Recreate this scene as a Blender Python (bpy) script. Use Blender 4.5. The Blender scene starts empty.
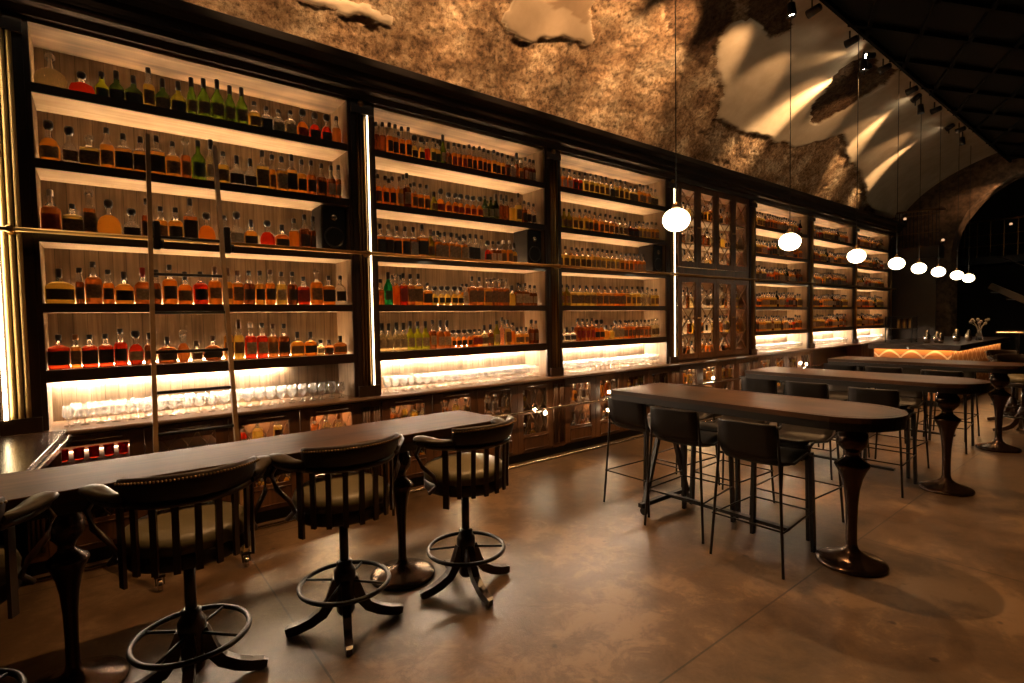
import bpy, math, random
from mathutils import Vector, Matrix, noise
PI = math.pi
rnd = random.Random(7)
scn = bpy.context.scene
col = scn.collection

# ------------------------------------------------------------------ camera
CAMP = (0.3121, -4.7317, 1.66)
FPX, YAW, PITCH, ROLL = 525.98, .667, .0414, -.017
_F = Vector((math.sin(YAW) * math.cos(PITCH), math.cos(YAW) * math.cos(PITCH), -math.sin(PITCH)))
_R0 = Vector((math.cos(YAW), -math.sin(YAW), 0)); _U0 = _R0.cross(_F)
_R = math.cos(ROLL) * _R0 + math.sin(ROLL) * _U0
_U = -math.sin(ROLL) * _R0 + math.cos(ROLL) * _U0
cd = bpy.data.cameras.new('camera'); cam = bpy.data.objects.new('camera', cd); col.objects.link(cam)
cd.sensor_width = 36; cd.lens = 36 * FPX / 1024; cd.clip_end = 200; cd.clip_start = .05
M = Matrix((_R, _U, -_F)).transposed().to_4x4(); M.translation = Vector(CAMP)
cam.matrix_world = M
scn.camera = cam
C0 = Vector(CAMP)

def ray(x, y): return _F + _R * ((x - 512) / FPX) - _U * ((y - 341.5) / FPX)
def on(ax, val, x, y):
    """where a sight line of the survey meets an axis-aligned plane"""
    d = ray(x, y); t = (val - C0[ax]) / d[ax]
    return C0 + d * t

# ------------------------------------------------------------------ mesh builder
class MB:
    def __init__(s): s.v = []; s.f = []; s.m = []; s.sm = []
    def add(s, vs, fs, mat=0, smooth=False, T=None):
        o = len(s.v)
        s.v += [tuple(T @ Vector(p)) for p in vs] if T else [tuple(p) for p in vs]
        for k in fs:
            s.f.append(tuple(i + o for i in k)); s.m.append(mat); s.sm.append(smooth)
        return s
    def box(s, a, b, mat=0, T=None):
        x0, y0, z0 = a; x1, y1, z1 = b
        vs = [(x0, y0, z0), (x1, y0, z0), (x1, y1, z0), (x0, y1, z0), (x0, y0, z1), (x1, y0, z1), (x1, y1, z1), (x0, y1, z1)]
        fs = [(0, 3, 2, 1), (4, 5, 6, 7), (0, 1, 5, 4), (1, 2, 6, 5), (2, 3, 7, 6), (3, 0, 4, 7)]
        return s.add(vs, fs, mat, False, T)
    def bbox(s, a, b, r=.01, mat=0, T=None):
        """box with its upright and level edges eased by r"""
        x0, y0, z0 = a; x1, y1, z1 = b
        def ring(z, i): return [(x0 + r + i, y0 + i, z), (x1 - r - i, y0 + i, z), (x1 - i, y0 + r + i, z), (x1 - i, y1 - r - i, z), (x1 - r - i, y1 - i, z), (x0 + r + i, y1 - i, z), (x0 + i, y1 - r - i, z), (x0 + i, y0 + r + i, z)]
        rings = [ring(z0, r * .6), ring(z0 + r, 0), ring(z1 - r, 0), ring(z1, r * .6)]
        return s.rings(rings, mat, False, T)
    def rings(s, rings, mat=0, smooth=True, T=None, capb=True, capt=True, close=True, mats=None):
        n = len(rings[0]); vs = [p for r in rings for p in r]; o = len(s.v)
        s.v += [tuple(T @ Vector(p)) for p in vs] if T else [tuple(p) for p in vs]
        for i in range(len(rings) - 1):
            for j in range(n if close else n - 1):
                k = (j + 1) % n
                s.f.append((o + i * n + j, o + i * n + k, o + (i + 1) * n + k, o + (i + 1) * n + j))
                s.m.append(mats[i] if mats else mat); s.sm.append(smooth)
        if capb: s.f.append(tuple(o + j for j in reversed(range(n)))); s.m.append(mats[0] if mats else mat); s.sm.append(False)
        if capt: s.f.append(tuple(o + (len(rings) - 1) * n + j for j in range(n))); s.m.append(mats[-1] if mats else mat); s.sm.append(False)
        return s
    def lathe(s, prof, seg=16, mat=0, T=None, ex=2., asp=1., smooth=True, mats=None, cx=0, cy=0):
        """profile of (radius, z); ex>2 squares the section, asp narrows the depth"""
        rs = []
        for r, z in prof:
            ring = []
            for j in range(seg):
                a = 2 * PI * (j + .5) / seg; c, n_ = math.cos(a), math.sin(a)
                k = (abs(c) ** ex + abs(n_) ** ex) ** (-1. / ex)
                rr = max(r, 1e-4)
                ring.append((cx + rr * k * c, cy + rr * k * n_ * asp, z))
            rs.append(ring)
        return s.rings(rs, mat, smooth, T, mats=mats)
    def tube(s, pts, r, seg=8, mat=0, smooth=True, T=None, closed=False, flat=None, up=None):
        """tube along pts; r number or list; flat=(w,t) gives a rectangular bar"""
        pts = [Vector(p) for p in pts]; n = len(pts); rs = []
        prev = None
        for i, p in enumerate(pts):
            if closed: t = (pts[(i + 1) % n] - pts[i - 1]).normalized()
            else: t = (pts[min(i + 1, n - 1)] - pts[max(i - 1, 0)]).normalized()
            u = Vector(up) if up else Vector((0, 0, 1))
            if abs(t.dot(u)) > .97 and not up: u = Vector((1, 0, 0)) if prev is None else prev
            a = t.cross(u).normalized(); b = a.cross(t).normalized(); prev = b
            rr = r[i] if isinstance(r, (list, tuple)) else r
            if flat:
                w, h = flat; sc = rr
                rs.append([tuple(p + a * (sx * w * sc / 2) + b * (sy * h * sc / 2)) for sx, sy in ((-1, -1), (1, -1), (1, 1), (-1, 1))])
            else:
                rs.append([tuple(p + a * (rr * math.cos(2 * PI * j / seg)) + b * (rr * math.sin(2 * PI * j / seg))) for j in range(seg)])
        if closed: rs.append(rs[0]); return s.rings(rs, mat, smooth and not flat, T, False, False)
        return s.rings(rs, mat, smooth and not flat, T)
    def sphere(s, c, r, seg=12, rin=8, mat=0, sz=1., T=None):
        prof = [(r * math.sin(PI * i / rin), c[2] - r * sz * math.cos(PI * i / rin)) for i in range(rin + 1)]
        return s.lathe(prof, seg, mat, T, cx=c[0], cy=c[1])
    def build(s, name, mats, parent=None, loc=None, rotz=0, bevel=0):
        me = bpy.data.meshes.new(name); me.from_pydata(s.v, [], s.f)
        for m in (mats if isinstance(mats, (list, tuple)) else [mats]): me.materials.append(m)
        me.polygons.foreach_set('material_index', s.m); me.polygons.foreach_set('use_smooth', s.sm)
        me.update()
        o = bpy.data.objects.new(name, me); col.objects.link(o)
        if parent: o.parent = parent
        if loc: o.location = loc
        if rotz: o.rotation_euler.z = rotz
        if bevel:
            b = o.modifiers.new('edge', 'BEVEL'); b.width = bevel; b.segments = 2; b.limit_method = 'ANGLE'
        return o

def tag(o, label=None, cat=None, group=None, kind=None):
    if label: o['label'] = label
    if cat: o['category'] = cat
    if group: o['group'] = group
    if kind: o['kind'] = kind
    return o
def empty(name, loc=(0, 0, 0), rz=0, label=None, cat=None, group=None):
    o = bpy.data.objects.new(name, None); col.objects.link(o); o.location = loc; o.rotation_euler.z = rz
    o.empty_display_size = .1
    return tag(o, label, cat, group)
def kids(o): return [c for c in bpy.data.objects if c.parent == o]
def copy_tree(o, parent=None, cache={}):
    c = o.copy(); col.objects.link(c)
    if parent: c.parent = parent
    for ch in kids(o): copy_tree(ch, c)
    return c

# ------------------------------------------------------------------ materials
def newmat(name):
    m = bpy.data.materials.new(name); m.use_nodes = True
    nt = m.node_tree; b = nt.nodes['Principled BSDF']; return m, nt, b
def N(nt, t, **kw):
    n = nt.nodes.new(t)
    for k, v in kw.items():
        if k in n.inputs: n.inputs[k].default_value = v
        else: setattr(n, k, v)
    return n
def ramp(nt, fac, stops):
    r = N(nt, 'ShaderNodeValToRGB'); el = r.color_ramp.elements
    el[0].position, el[0].color = stops[0][0], (*stops[0][1], 1)
    el[1].position, el[1].color = stops[-1][0], (*stops[-1][1], 1)
    for p, c in stops[1:-1]: e = el.new(p); e.color = (*c, 1)
    nt.links.new(fac, r.inputs[0]); return r.outputs[0]
def simple(name, c, rough=.5, metal=0, spec=.5, bump=0, scale=60, coat=0, var=0):
    m, nt, b = newmat(name)
    b.inputs['Base Color'].default_value = (*c, 1); b.inputs['Roughness'].default_value = rough
    b.inputs['Metallic'].default_value = metal; b.inputs['Specular IOR Level'].default_value = spec
    b.inputs['Coat Weight'].default_value = coat
    if bump or var:
        tc = N(nt, 'ShaderNodeTexCoord'); n = N(nt, 'ShaderNodeTexNoise', Scale=scale, Detail=4.)
        nt.links.new(tc.outputs['Object'], n.inputs['Vector'])
        if bump:
            bm = N(nt, 'ShaderNodeBump', Strength=bump, Distance=.01); nt.links.new(n.outputs['Fac'], bm.inputs['Height']); nt.links.new(bm.outputs[0], b.inputs['Normal'])
        if var:
            o = ramp(nt, n.outputs['Fac'], [(.3, tuple(x * (1 - var) for x in c)), (.7, tuple(min(1, x * (1 + var)) for x in c))])
            nt.links.new(o, b.inputs['Base Color'])
    return m
def wood(name, c1, c2, rough=.35, axis='X', scale=1., plank=None, bump=.15, coat=0., spec=.5):
    """grain stretched along an axis; plank=(axis, width) cuts boards"""
    m, nt, b = newmat(name); L = nt.links.new
    tc = N(nt, 'ShaderNodeTexCoord'); mp = N(nt, 'ShaderNodeMapping')
    sc = {'X': (1.2, 22, 22), 'Y': (22, 1.2, 22), 'Z': (22, 22, 1.2)}[axis]
    mp.inputs['Scale'].default_value = tuple(q * scale for q in sc)
    L(tc.outputs['Object'], mp.inputs['Vector'])
    vec = mp.outputs[0]
    n = N(nt, 'ShaderNodeTexNoise', Scale=1., Detail=5., Roughness=.6, Distortion=.8); L(vec, n.inputs['Vector'])
    n2 = N(nt, 'ShaderNodeTexNoise', Scale=2.3, Detail=2.); L(tc.outputs['Object'], n2.inputs['Vector'])
    mx = N(nt, 'ShaderNodeMath', operation='MULTIPLY'); L(n.outputs['Fac'], mx.inputs[0]); L(n2.outputs['Fac'], mx.inputs[1])
    o = ramp(nt, mx.outputs[0], [(.12, c1), (.4, c2)])
    hs = n.outputs['Fac']
    if plank:
        sp = N(nt, 'ShaderNodeSeparateXYZ'); L(tc.outputs['Object'], sp.inputs[0])
        d = N(nt, 'ShaderNodeMath', operation='DIVIDE'); L(sp.outputs[plank[0]], d.inputs[0]); d.inputs[1].default_value = plank[1]
        fr = N(nt, 'ShaderNodeMath', operation='FRACT'); L(d.outputs[0], fr.inputs[0])
        lt = N(nt, 'ShaderNodeMath', operation='GREATER_THAN'); L(fr.outputs[0], lt.inputs[0]); lt.inputs[1].default_value = .035
        fl = N(nt, 'ShaderNodeMath', operation='FLOOR'); L(d.outputs[0], fl.inputs[0])
        wn = N(nt, 'ShaderNodeTexWhiteNoise', noise_dimensions='1D'); L(fl.outputs[0], wn.inputs['W'])
        mr = N(nt, 'ShaderNodeMapRange'); L(wn.outputs['Value'], mr.inputs[0]); mr.inputs[3].default_value = .8; mr.inputs[4].default_value = 1.1
        mm = N(nt, 'ShaderNodeMath', operation='MULTIPLY'); L(mr.outputs[0], mm.inputs[0])
        mr2 = N(nt, 'ShaderNodeMapRange'); L(lt.outputs[0], mr2.inputs[0]); mr2.inputs[3].default_value = .35; L(mr2.outputs[0], mm.inputs[1])
        hv = N(nt, 'ShaderNodeVectorMath', operation='SCALE'); L(o, hv.inputs[0]); L(mm.outputs[0], hv.inputs['Scale'])
        o = hv.outputs[0]
    L(o, b.inputs['Base Color']); b.inputs['Roughness'].default_value = rough; b.inputs['Coat Weight'].default_value = coat; b.inputs['Specular IOR Level'].default_value = spec
    bm = N(nt, 'ShaderNodeBump', Strength=bump, Distance=.004); L(hs, bm.inputs['Height']); L(bm.outputs[0], b.inputs['Normal'])
    return m
def emit(name, c, s):
    m, nt, b = newmat(name); nt.nodes.remove(b)
    e = N(nt, 'ShaderNodeEmission'); e.inputs[0].default_value = (*c, 1); e.inputs[1].default_value = s
    nt.links.new(e.outputs[0], nt.nodes['Material Output'].inputs[0]); return m
def glassmat(name, c, trans=.35, rough=.03, ior=1.16):
    m, nt, b = newmat(name); L = nt.links.new
    b.inputs['Base Color'].default_value = (*c, 1); b.inputs['Transmission Weight'].default_value = 1
    b.inputs['Roughness'].default_value = rough; b.inputs['IOR'].default_value = ior
    if trans:
        t = N(nt, 'ShaderNodeBsdfTranslucent'); t.inputs[0].default_value = (*c, 1)
        mx = N(nt, 'ShaderNodeMixShader'); mx.inputs[0].default_value = trans
        L(b.outputs[0], mx.inputs[1]); L(t.outputs[0], mx.inputs[2]); L(mx.outputs[0], nt.nodes['Material Output'].inputs[0])
    return m

WARM = (1., .52, .20); WARMW = (1., .72, .42)
m_dark = wood('dark stained wood', (.012, .006, .004), (.035, .017, .009), .38, 'X', coat=.2)
m_darkz = wood('dark stained wood upright', (.014, .007, .004), (.04, .019, .010), .38, 'Z')
m_cab = wood('cabinet wood', (.045, .019, .008), (.15, .063, .024), .42, 'Z')
m_pale = wood('limed oak boards', (.12, .085, .052), (.40, .30, .195), .6, 'Z', plank=(0, .085), bump=.3)
m_side = wood('limed oak side', (.09, .06, .033), (.28, .19, .11), .6, 'Z')
m_soffit = wood('shade-patched oak soffit', (.035, .022, .012), (.30, .20, .12), .6, 'X', scale=.35)  # dark patches put the bottles' shadows into the top panel's colour
m_paleh = wood('limed oak shelf', (.30, .22, .14), (.58, .46, .32), .6, 'X')
m_top = wood('oiled walnut top', (.022, .010, .004), (.085, .040, .016), .55, 'X', spec=.08)
m_topy = wood('oiled walnut table top', (.020, .009, .004), (.105, .048, .020), .40, 'Y', spec=.25)
m_counter = wood('counter wood', (.10, .055, .03), (.21, .12, .065), .3, 'X', coat=.4)
m_brass = simple('aged brass', (.42, .25, .09), .28, 1)
m_litflute = simple('strip-lit flute', (.62, .42, .16), .42, .3)  # paler than the other flutes: the strip's yellow light painted into the colour
m_brassd = simple('dull bronze', (.22, .13, .06), .4, 1)
m_chrome = simple('steel', (.5, .42, .34), .22, 1)
m_black = simple('black metal', (.008, .006, .005), .42, 0, .35)
m_iron = simple('cast iron bronze', (.05, .028, .018), .22, .75, bump=.05, scale=30)
m_leather = simple('dark leather', (.016, .008, .005), .42, 0, .4, bump=.15, scale=90)
m_seat = simple('olive leather seat', (.11, .09, .048), .42, 0, .5, bump=.1, scale=70)
m_arm = simple('worn arm leather', (.024, .017, .010), .42, 0, .3)
m_stoolwood = simple('ebonised bentwood', (.022, .009, .005), .32, 0, .5, coat=.15)
m_blkleather = simple('black leather', (.007, .005, .004), .45, 0, .3, bump=.12, scale=80)
m_led = emit('warm led strip', (1., .61, .30), 175.)
m_ledw = emit('white led strip', (1., .74, .50), 400.)
m_ledc = emit('cabinet led', (1., .66, .34), 190.)
m_dim = emit('dim cabinet led', (1., .5, .25), 14.)
m_small = emit('added glint glow', (1., .55, .28), .9)
m_ledb = emit('bar led', (1., .52, .2), 34.)
m_pilled = emit('pilaster led', (1., .74, .42), 9.)
m_pill0 = emit('end pilaster led', (1., .74, .40), 20.)
m_globe = emit('opal globe', (1., .80, .5), 10.)
m_spotlens = emit('spot lens', (1., .85, .6), 60.)
m_puck = emit('puck lamp', (1., .78, .48), 160.)
m_green = emit('green sign', (.05, .9, .4), 1.2)
m_spk = simple('loudspeaker black', (.006, .005, .005), .55, spec=.3)
m_cone = simple('loudspeaker cone', (.02, .018, .017), .3)

# glass / liquids
LIQ = dict(amber=(1., .56, .12), gold=(1., .76, .20), red=(.74, .09, .03), orange=(1., .42, .07), brown=(.62, .25, .07), dark=(.26, .09, .03),
           green=(.15, .20, .035), dgreen=(.06, .08, .022), olive=(.36, .31, .06), pale=(1., .88, .52), clear=(.97, .94, .88), lime=(.62, .66, .08), bgreen=(.04, .36, .14))
GL = {k: glassmat(k + ' glass', v, .14 if k in ('clear', 'pale') else .5) for k, v in LIQ.items()}
m_clear = glassmat('clear glass', (.96, .93, .86), .06, .02, 1.4)
def thin_glass(name):
    m, nt, b = newmat(name); nt.nodes.remove(b); L = nt.links.new
    tr = N(nt, 'ShaderNodeBsdfTransparent'); tr.inputs[0].default_value = (.93, .91, .88, 1)
    gl = N(nt, 'ShaderNodeBsdfGlossy'); gl.inputs['Roughness'].default_value = .08
    tl = N(nt, 'ShaderNodeBsdfTranslucent'); tl.inputs[0].default_value = (1, 1, 1, 1)
    lw = N(nt, 'ShaderNodeLayerWeight'); lw.inputs[0].default_value = .35
    m1 = N(nt, 'ShaderNodeMixShader'); L(lw.outputs['Facing'], m1.inputs[0]); L(tr.outputs[0], m1.inputs[1]); L(gl.outputs[0], m1.inputs[2])
    m2 = N(nt, 'ShaderNodeMixShader'); m2.inputs[0].default_value = .10; L(m1.outputs[0], m2.inputs[1]); L(tl.outputs[0], m2.inputs[2])
    L(m2.outputs[0], nt.nodes['Material Output'].inputs[0]); return m
m_tumbler = thin_glass('tumbler glass')
m_pane = glassmat('pane glass', (.97, .95, .92), 0, .0, 1.02)
CAPM = dict(black=simple('black cap', (.012, .010, .010), .4), red=simple('red wax cap', (.35, .02, .015), .35), copper=simple('copper cap', (.42, .17, .06), .4, .6),
            brown=simple('cork cap', (.10, .05, .025), .6), white=simple('white cap', (.6, .55, .48), .4), glass=m_clear, gold=simple('gold cap', (.5, .3, .08), .3, .8))
LABM = dict(black=simple('black label', (.022, .014, .009), .5, var=.3, scale=40), cream=simple('cream label', (.26, .19, .11), .6, var=.35, scale=45), tan=simple('tan label', (.12, .065, .028), .6, var=.4, scale=45),
            white=simple('white label', (.42, .35, .25), .6, var=.3, scale=45), red=simple('red label', (.20, .02, .012), .5, var=.3, scale=40), green=simple('dark green label', (.02, .035, .015), .5))

# floor
def floor_mat():
    m, nt, b = newmat('polished concrete'); L = nt.links.new
    tc = N(nt, 'ShaderNodeTexCoord')
    n1 = N(nt, 'ShaderNodeTexNoise', Scale=.9, Detail=8., Roughness=.62); L(tc.outputs['Object'], n1.inputs['Vector'])
    n2 = N(nt, 'ShaderNodeTexNoise', Scale=5., Detail=10., Roughness=.78, Distortion=.4); L(tc.outputs['Object'], n2.inputs['Vector'])
    mx = N(nt, 'ShaderNodeMath', operation='MULTIPLY_ADD'); L(n2.outputs['Fac'], mx.inputs[0]); mx.inputs[1].default_value = .75; L(n1.outputs['Fac'], mx.inputs[2])
    c = ramp(nt, mx.outputs[0], [(.68, (.026, .015, .007)), (.82, (.066, .039, .019)), (.92, (.09, .054, .028)), (1.1, (.15, .095, .051))])
    # chips and stains
    v = N(nt, 'ShaderNodeTexVoronoi', Scale=3.4, Randomness=1.); L(tc.outputs['Object'], v.inputs['Vector'])
    n3 = N(nt, 'ShaderNodeTexNoise', Scale=30., Detail=3.); L(tc.outputs['Object'], n3.inputs['Vector'])
    ad = N(nt, 'ShaderNodeMath', operation='MULTIPLY_ADD'); L(n3.outputs['Fac'], ad.inputs[0]); ad.inputs[1].default_value = .12; L(v.outputs['Distance'], ad.inputs[2])
    sp = ramp(nt, ad.outputs[0], [(.10, (.25, .22, .2)), (.14, (1, 1, 1))])
    mul = N(nt, 'ShaderNodeMix', data_type='RGBA', blend_type='MULTIPLY'); mul.inputs[0].default_value = 1; L(c, mul.inputs[6]); L(sp, mul.inputs[7])
    cur = mul.outputs[2]
    # saw-cut joints
    s = N(nt, 'ShaderNodeSeparateXYZ'); L(tc.outputs['Object'], s.inputs[0])
    jn = []
    for ax, off, per in ((1, -3.312 + 30, 3.0), (0, 4.70, 3.6)):
        a = N(nt, 'ShaderNodeMath', operation='ADD'); L(s.outputs[ax], a.inputs[0]); a.inputs[1].default_value = (-off) % per + per * 20
        d = N(nt, 'ShaderNodeMath', operation='DIVIDE'); L(a.outputs[0], d.inputs[0]); d.inputs[1].default_value = per
        f = N(nt, 'ShaderNodeMath', operation='FRACT'); L(d.outputs[0], f.inputs[0])
        g = N(nt, 'ShaderNodeMath', operation='GREATER_THAN'); L(f.outputs[0], g.inputs[0]); g.inputs[1].default_value = .011 / per
        jn.append(g.outputs[0])
    jm = N(nt, 'ShaderNodeMath', operation='MULTIPLY'); L(jn[0], jm.inputs[0]); L(jn[1], jm.inputs[1])
    jr = N(nt, 'ShaderNodeMapRange'); L(jm.outputs[0], jr.inputs[0]); jr.inputs[3].default_value = .25
    sc = N(nt, 'ShaderNodeVectorMath', operation='SCALE'); L(cur, sc.inputs[0]); L(jr.outputs[0], sc.inputs['Scale'])
    L(sc.outputs[0], b.inputs['Base Color'])
    rr = N(nt, 'ShaderNodeMapRange'); L(n1.outputs['Fac'], rr.inputs[0]); rr.inputs[3].default_value = .26; rr.inputs[4].default_value = .50; L(rr.outputs[0], b.inputs['Roughness'])
    b.inputs['Specular IOR Level'].default_value = .45
    bm = N(nt, 'ShaderNodeBump', Strength=.16, Distance=.02); L(n2.outputs['Fac'], bm.inputs['Height']); L(bm.outputs[0], b.inputs['Normal'])
    return m
m_floor = floor_mat()

def vault_mat():
    m, nt, b = newmat('rough stone and plaster'); L = nt.links.new
    tc = N(nt, 'ShaderNodeTexCoord'); at = N(nt, 'ShaderNodeAttribute', attribute_name='plaster')
    P = tc.outputs['Object']
    n1 = N(nt, 'ShaderNodeTexNoise', Scale=2.2, Detail=8., Roughness=.65); L(P, n1.inputs['Vector'])
    n2 = N(nt, 'ShaderNodeTexNoise', Scale=20., Detail=9., Roughness=.75); L(P, n2.inputs['Vector'])
    v = N(nt, 'ShaderNodeTexVoronoi', Scale=13.); L(P, v.inputs['Vector'])
    stone = ramp(nt, n1.outputs['Fac'], [(.33, (.13, .07, .035)), (.45, (.30, .18, .095)), (.54, (.42, .28, .165)), (.66, (.60, .46, .31))])
    fine = ramp(nt, n2.outputs['Fac'], [(.36, (.10, .08, .06)), (.46, (.62, .56, .5)), (.56, (1., .98, .94)), (.7, (1.3, 1.25, 1.15))])
    mul = N(nt, 'ShaderNodeMix', data_type='RGBA', blend_type='MULTIPLY'); mul.inputs[0].default_value = .85; L(stone, mul.inputs[6]); L(fine, mul.inputs[7])
    pl = ramp(nt, n1.outputs['Fac'], [(.3, (.42, .32, .21)), (.7, (.55, .43, .30))])
    mk = N(nt, 'ShaderNodeMapRange'); L(at.outputs['Fac'], mk.inputs[0]); mk.inputs[1].default_value = .42; mk.inputs[2].default_value = .58
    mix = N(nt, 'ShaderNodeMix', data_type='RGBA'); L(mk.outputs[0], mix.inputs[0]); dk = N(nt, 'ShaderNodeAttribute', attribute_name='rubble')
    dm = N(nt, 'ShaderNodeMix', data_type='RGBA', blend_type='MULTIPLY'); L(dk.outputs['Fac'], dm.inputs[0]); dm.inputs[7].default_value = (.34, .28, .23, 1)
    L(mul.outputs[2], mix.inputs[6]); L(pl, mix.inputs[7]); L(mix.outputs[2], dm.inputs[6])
    L(dm.outputs[2], b.inputs['Base Color']); b.inputs['Roughness'].default_value = .85; b.inputs['Specular IOR Level'].default_value = .2
    h = N(nt, 'ShaderNodeMath', operation='MULTIPLY_ADD'); L(v.outputs['Distance'], h.inputs[0]); h.inputs[1].default_value = .5; L(n2.outputs['Fac'], h.inputs[2])
    inv = N(nt, 'ShaderNodeMapRange'); L(at.outputs['Fac'], inv.inputs[0]); inv.inputs[3].default_value = 1.; inv.inputs[4].default_value = .06
    bm = N(nt, 'ShaderNodeBump', Distance=.08); L(h.outputs[0], bm.inputs['Height']); L(inv.outputs[0], bm.inputs['Strength']); L(bm.outputs[0], b.inputs['Normal'])
    return m
m_vault = vault_mat()
m_wall = simple('dark painted plaster', (.022, .015, .010), .8, bump=.2, scale=20)
m_ceil = simple('black ceiling panel', (.006, .005, .004), .9, spec=.1)
m_ceilbar = simple('black ceiling bar', (.003, .003, .003), .9, spec=.1)

# ------------------------------------------------------------------ setting
W = 2.398
NB = 7
XEND = 16.9
fl = MB().box((-3.2, -9, -.1), (22, 2.5, 0)).build('floor', m_floor); tag(fl, kind='structure')

# vault over the back wall: elliptical barrel springing behind the cornice
VA, VB, VY, VZ = 3.8, 2.15, -3.6, 3.6
def vpt(x, th, d=0):
    return Vector((x, VY + (VA + d) * math.cos(th), VZ + (VB + d) * math.sin(th)))
def vhit(px, py):
    d = ray(px, py)
    A = (d.y / VA) ** 2 + (d.z / VB) ** 2; B = 2 * ((C0.y - VY) * d.y / VA ** 2 + (C0.z - VZ) * d.z / VB ** 2)
    Cc = ((C0.y - VY) / VA) ** 2 + ((C0.z - VZ) / VB) ** 2 - 1
    t = (-B + math.sqrt(B * B - 4 * A * Cc)) / 2 / A
    p = C0 + d * t
    return p.x, math.atan2((p.z - VZ) / VB, (p.y - VY) / VA) * 3.4
def poly(pts): return [vhit(*q) for q in pts]
PL_PATCH = poly([(597, -8), (592, 12), (590, 30), (586, 46), (575, 44), (566, 41), (556, 34), (546, 33), (532, 39), (515, 37), (503, 30), (495, 27), (505, 14), (515, -8)])
PL_MAIN = poly([(729, 20), (740, 15), (752, 14), (760, 24), (767, 35), (776, 34), (784, 28), (790, 18), (791, -14), (830, -25), (900, 20), (960, 80), (1010, 140), (1030, 185), (960, 190), (900, 219), (884, 217), (873, 213), (866, 200), (863, 192), (861, 171), (854, 167),
                (843, 153), (848, 142), (838, 133), (816, 142), (799, 146), (784, 139), (772, 142), (767, 137), (745, 133), (727.5, 124), (713, 117), (716, 105), (722, 92), (720, 71), (714, 60), (713, 46), (722, 32)])
PL_RIB = poly([(809, 121), (811, 107), (819, 94), (827, 82), (838, 70), (848, 60), (863, 55), (880, 66), (897, 69), (888, 82), (874, 90), (859, 96), (845, 107), (831, 114), (816, 123)])
PL_SPOT = poly([(300, 4), (330, 6), (352, 16), (372, 22), (390, 25), (386, 12), (350, -4), (300, -6)])
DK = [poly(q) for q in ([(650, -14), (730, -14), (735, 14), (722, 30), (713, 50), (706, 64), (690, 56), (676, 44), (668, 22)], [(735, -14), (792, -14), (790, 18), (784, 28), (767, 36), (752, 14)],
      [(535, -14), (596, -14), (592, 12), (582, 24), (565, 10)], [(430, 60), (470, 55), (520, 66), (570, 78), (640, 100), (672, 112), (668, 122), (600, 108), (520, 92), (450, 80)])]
def inside(x, y, P):
    r = False; n = len(P)
    for i in range(n):
        x1, y1 = P[i]; x2, y2 = P[i - 1]
        if (y1 > y) != (y2 > y) and x < (x2 - x1) * (y - y1) / (y2 - y1) + x1: r = not r
    return r
def build_vault():
    xs = []; x = -3.2
    while x < 17.6: xs.append(x); x += .032 if x < 9 else .05
    th0, th1, nt_ = math.radians(11), math.radians(80), 122
    vs, pls, dks = [], [], []
    for x in xs:
        for j in range(nt_):
            th = th0 + (th1 - th0) * j / (nt_ - 1)
            s = th * 3.4
            q = Vector((x, s, 0))
            wx = x + .10 * noise.noise(q * 2.1) + .05 * noise.noise(q * 7) ; ws = s + .10 * noise.noise(q * 2.3 + Vector((9, 0, 0))) + .05 * noise.noise(q * 8 + Vector((3, 1, 0)))
            pl = inside(wx, ws, PL_MAIN) and not inside(wx, ws, PL_RIB) or inside(wx, ws, PL_PATCH) or inside(wx, ws, PL_SPOT)
            if pl: d = -.05 + .006 * noise.noise(q * 1.3)
            else:
                n1 = noise.noise(q * 1.1); n3 = noise.noise(q * 3.7 + Vector((0, 0, 4))); n9 = noise.noise(q * 11); r = abs(noise.noise(q * 5 + Vector((7, 7, 1))))
                d = .04 * n1 + .03 * n3 + .022 * n9 - .03 * r
                nn = noise.noise(q * 22); d += .011 * nn
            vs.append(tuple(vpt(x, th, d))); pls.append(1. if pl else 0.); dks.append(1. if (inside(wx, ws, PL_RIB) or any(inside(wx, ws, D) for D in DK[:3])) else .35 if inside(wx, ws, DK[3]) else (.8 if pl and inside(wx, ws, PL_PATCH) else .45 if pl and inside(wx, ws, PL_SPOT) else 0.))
    fs = []
    for i in range(len(xs) - 1):
        for j in range(nt_ - 1):
            a = i * nt_ + j; fs.append((a, a + 1, a + nt_ + 1, a + nt_))
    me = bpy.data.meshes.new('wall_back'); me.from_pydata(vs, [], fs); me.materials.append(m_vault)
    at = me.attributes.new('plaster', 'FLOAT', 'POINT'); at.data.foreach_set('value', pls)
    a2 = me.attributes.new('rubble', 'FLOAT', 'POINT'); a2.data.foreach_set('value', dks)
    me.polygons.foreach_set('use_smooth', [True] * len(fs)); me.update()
    o = bpy.data.objects.new('wall_back', me); col.objects.link(o); tag(o, kind='structure')
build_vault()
tag(MB().box((-3.2, .46, 0), (17.6, .6, 3.9)).build('wall_back', m_wall), kind='structure')
tag(MB().box((-3.3, -9, 0), (-3.2, .6, 6.2)).build('wall_left', m_wall), kind='structure')
tag(MB().box((-3.3, -9.1, 0), (22, -9, 6.2)).build('wall_front', m_wall), kind='structure')
tag(MB().box((22, -9, 0), (22.1, 2.5, 6.4)).build('wall_right', m_wall), kind='structure')

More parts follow.
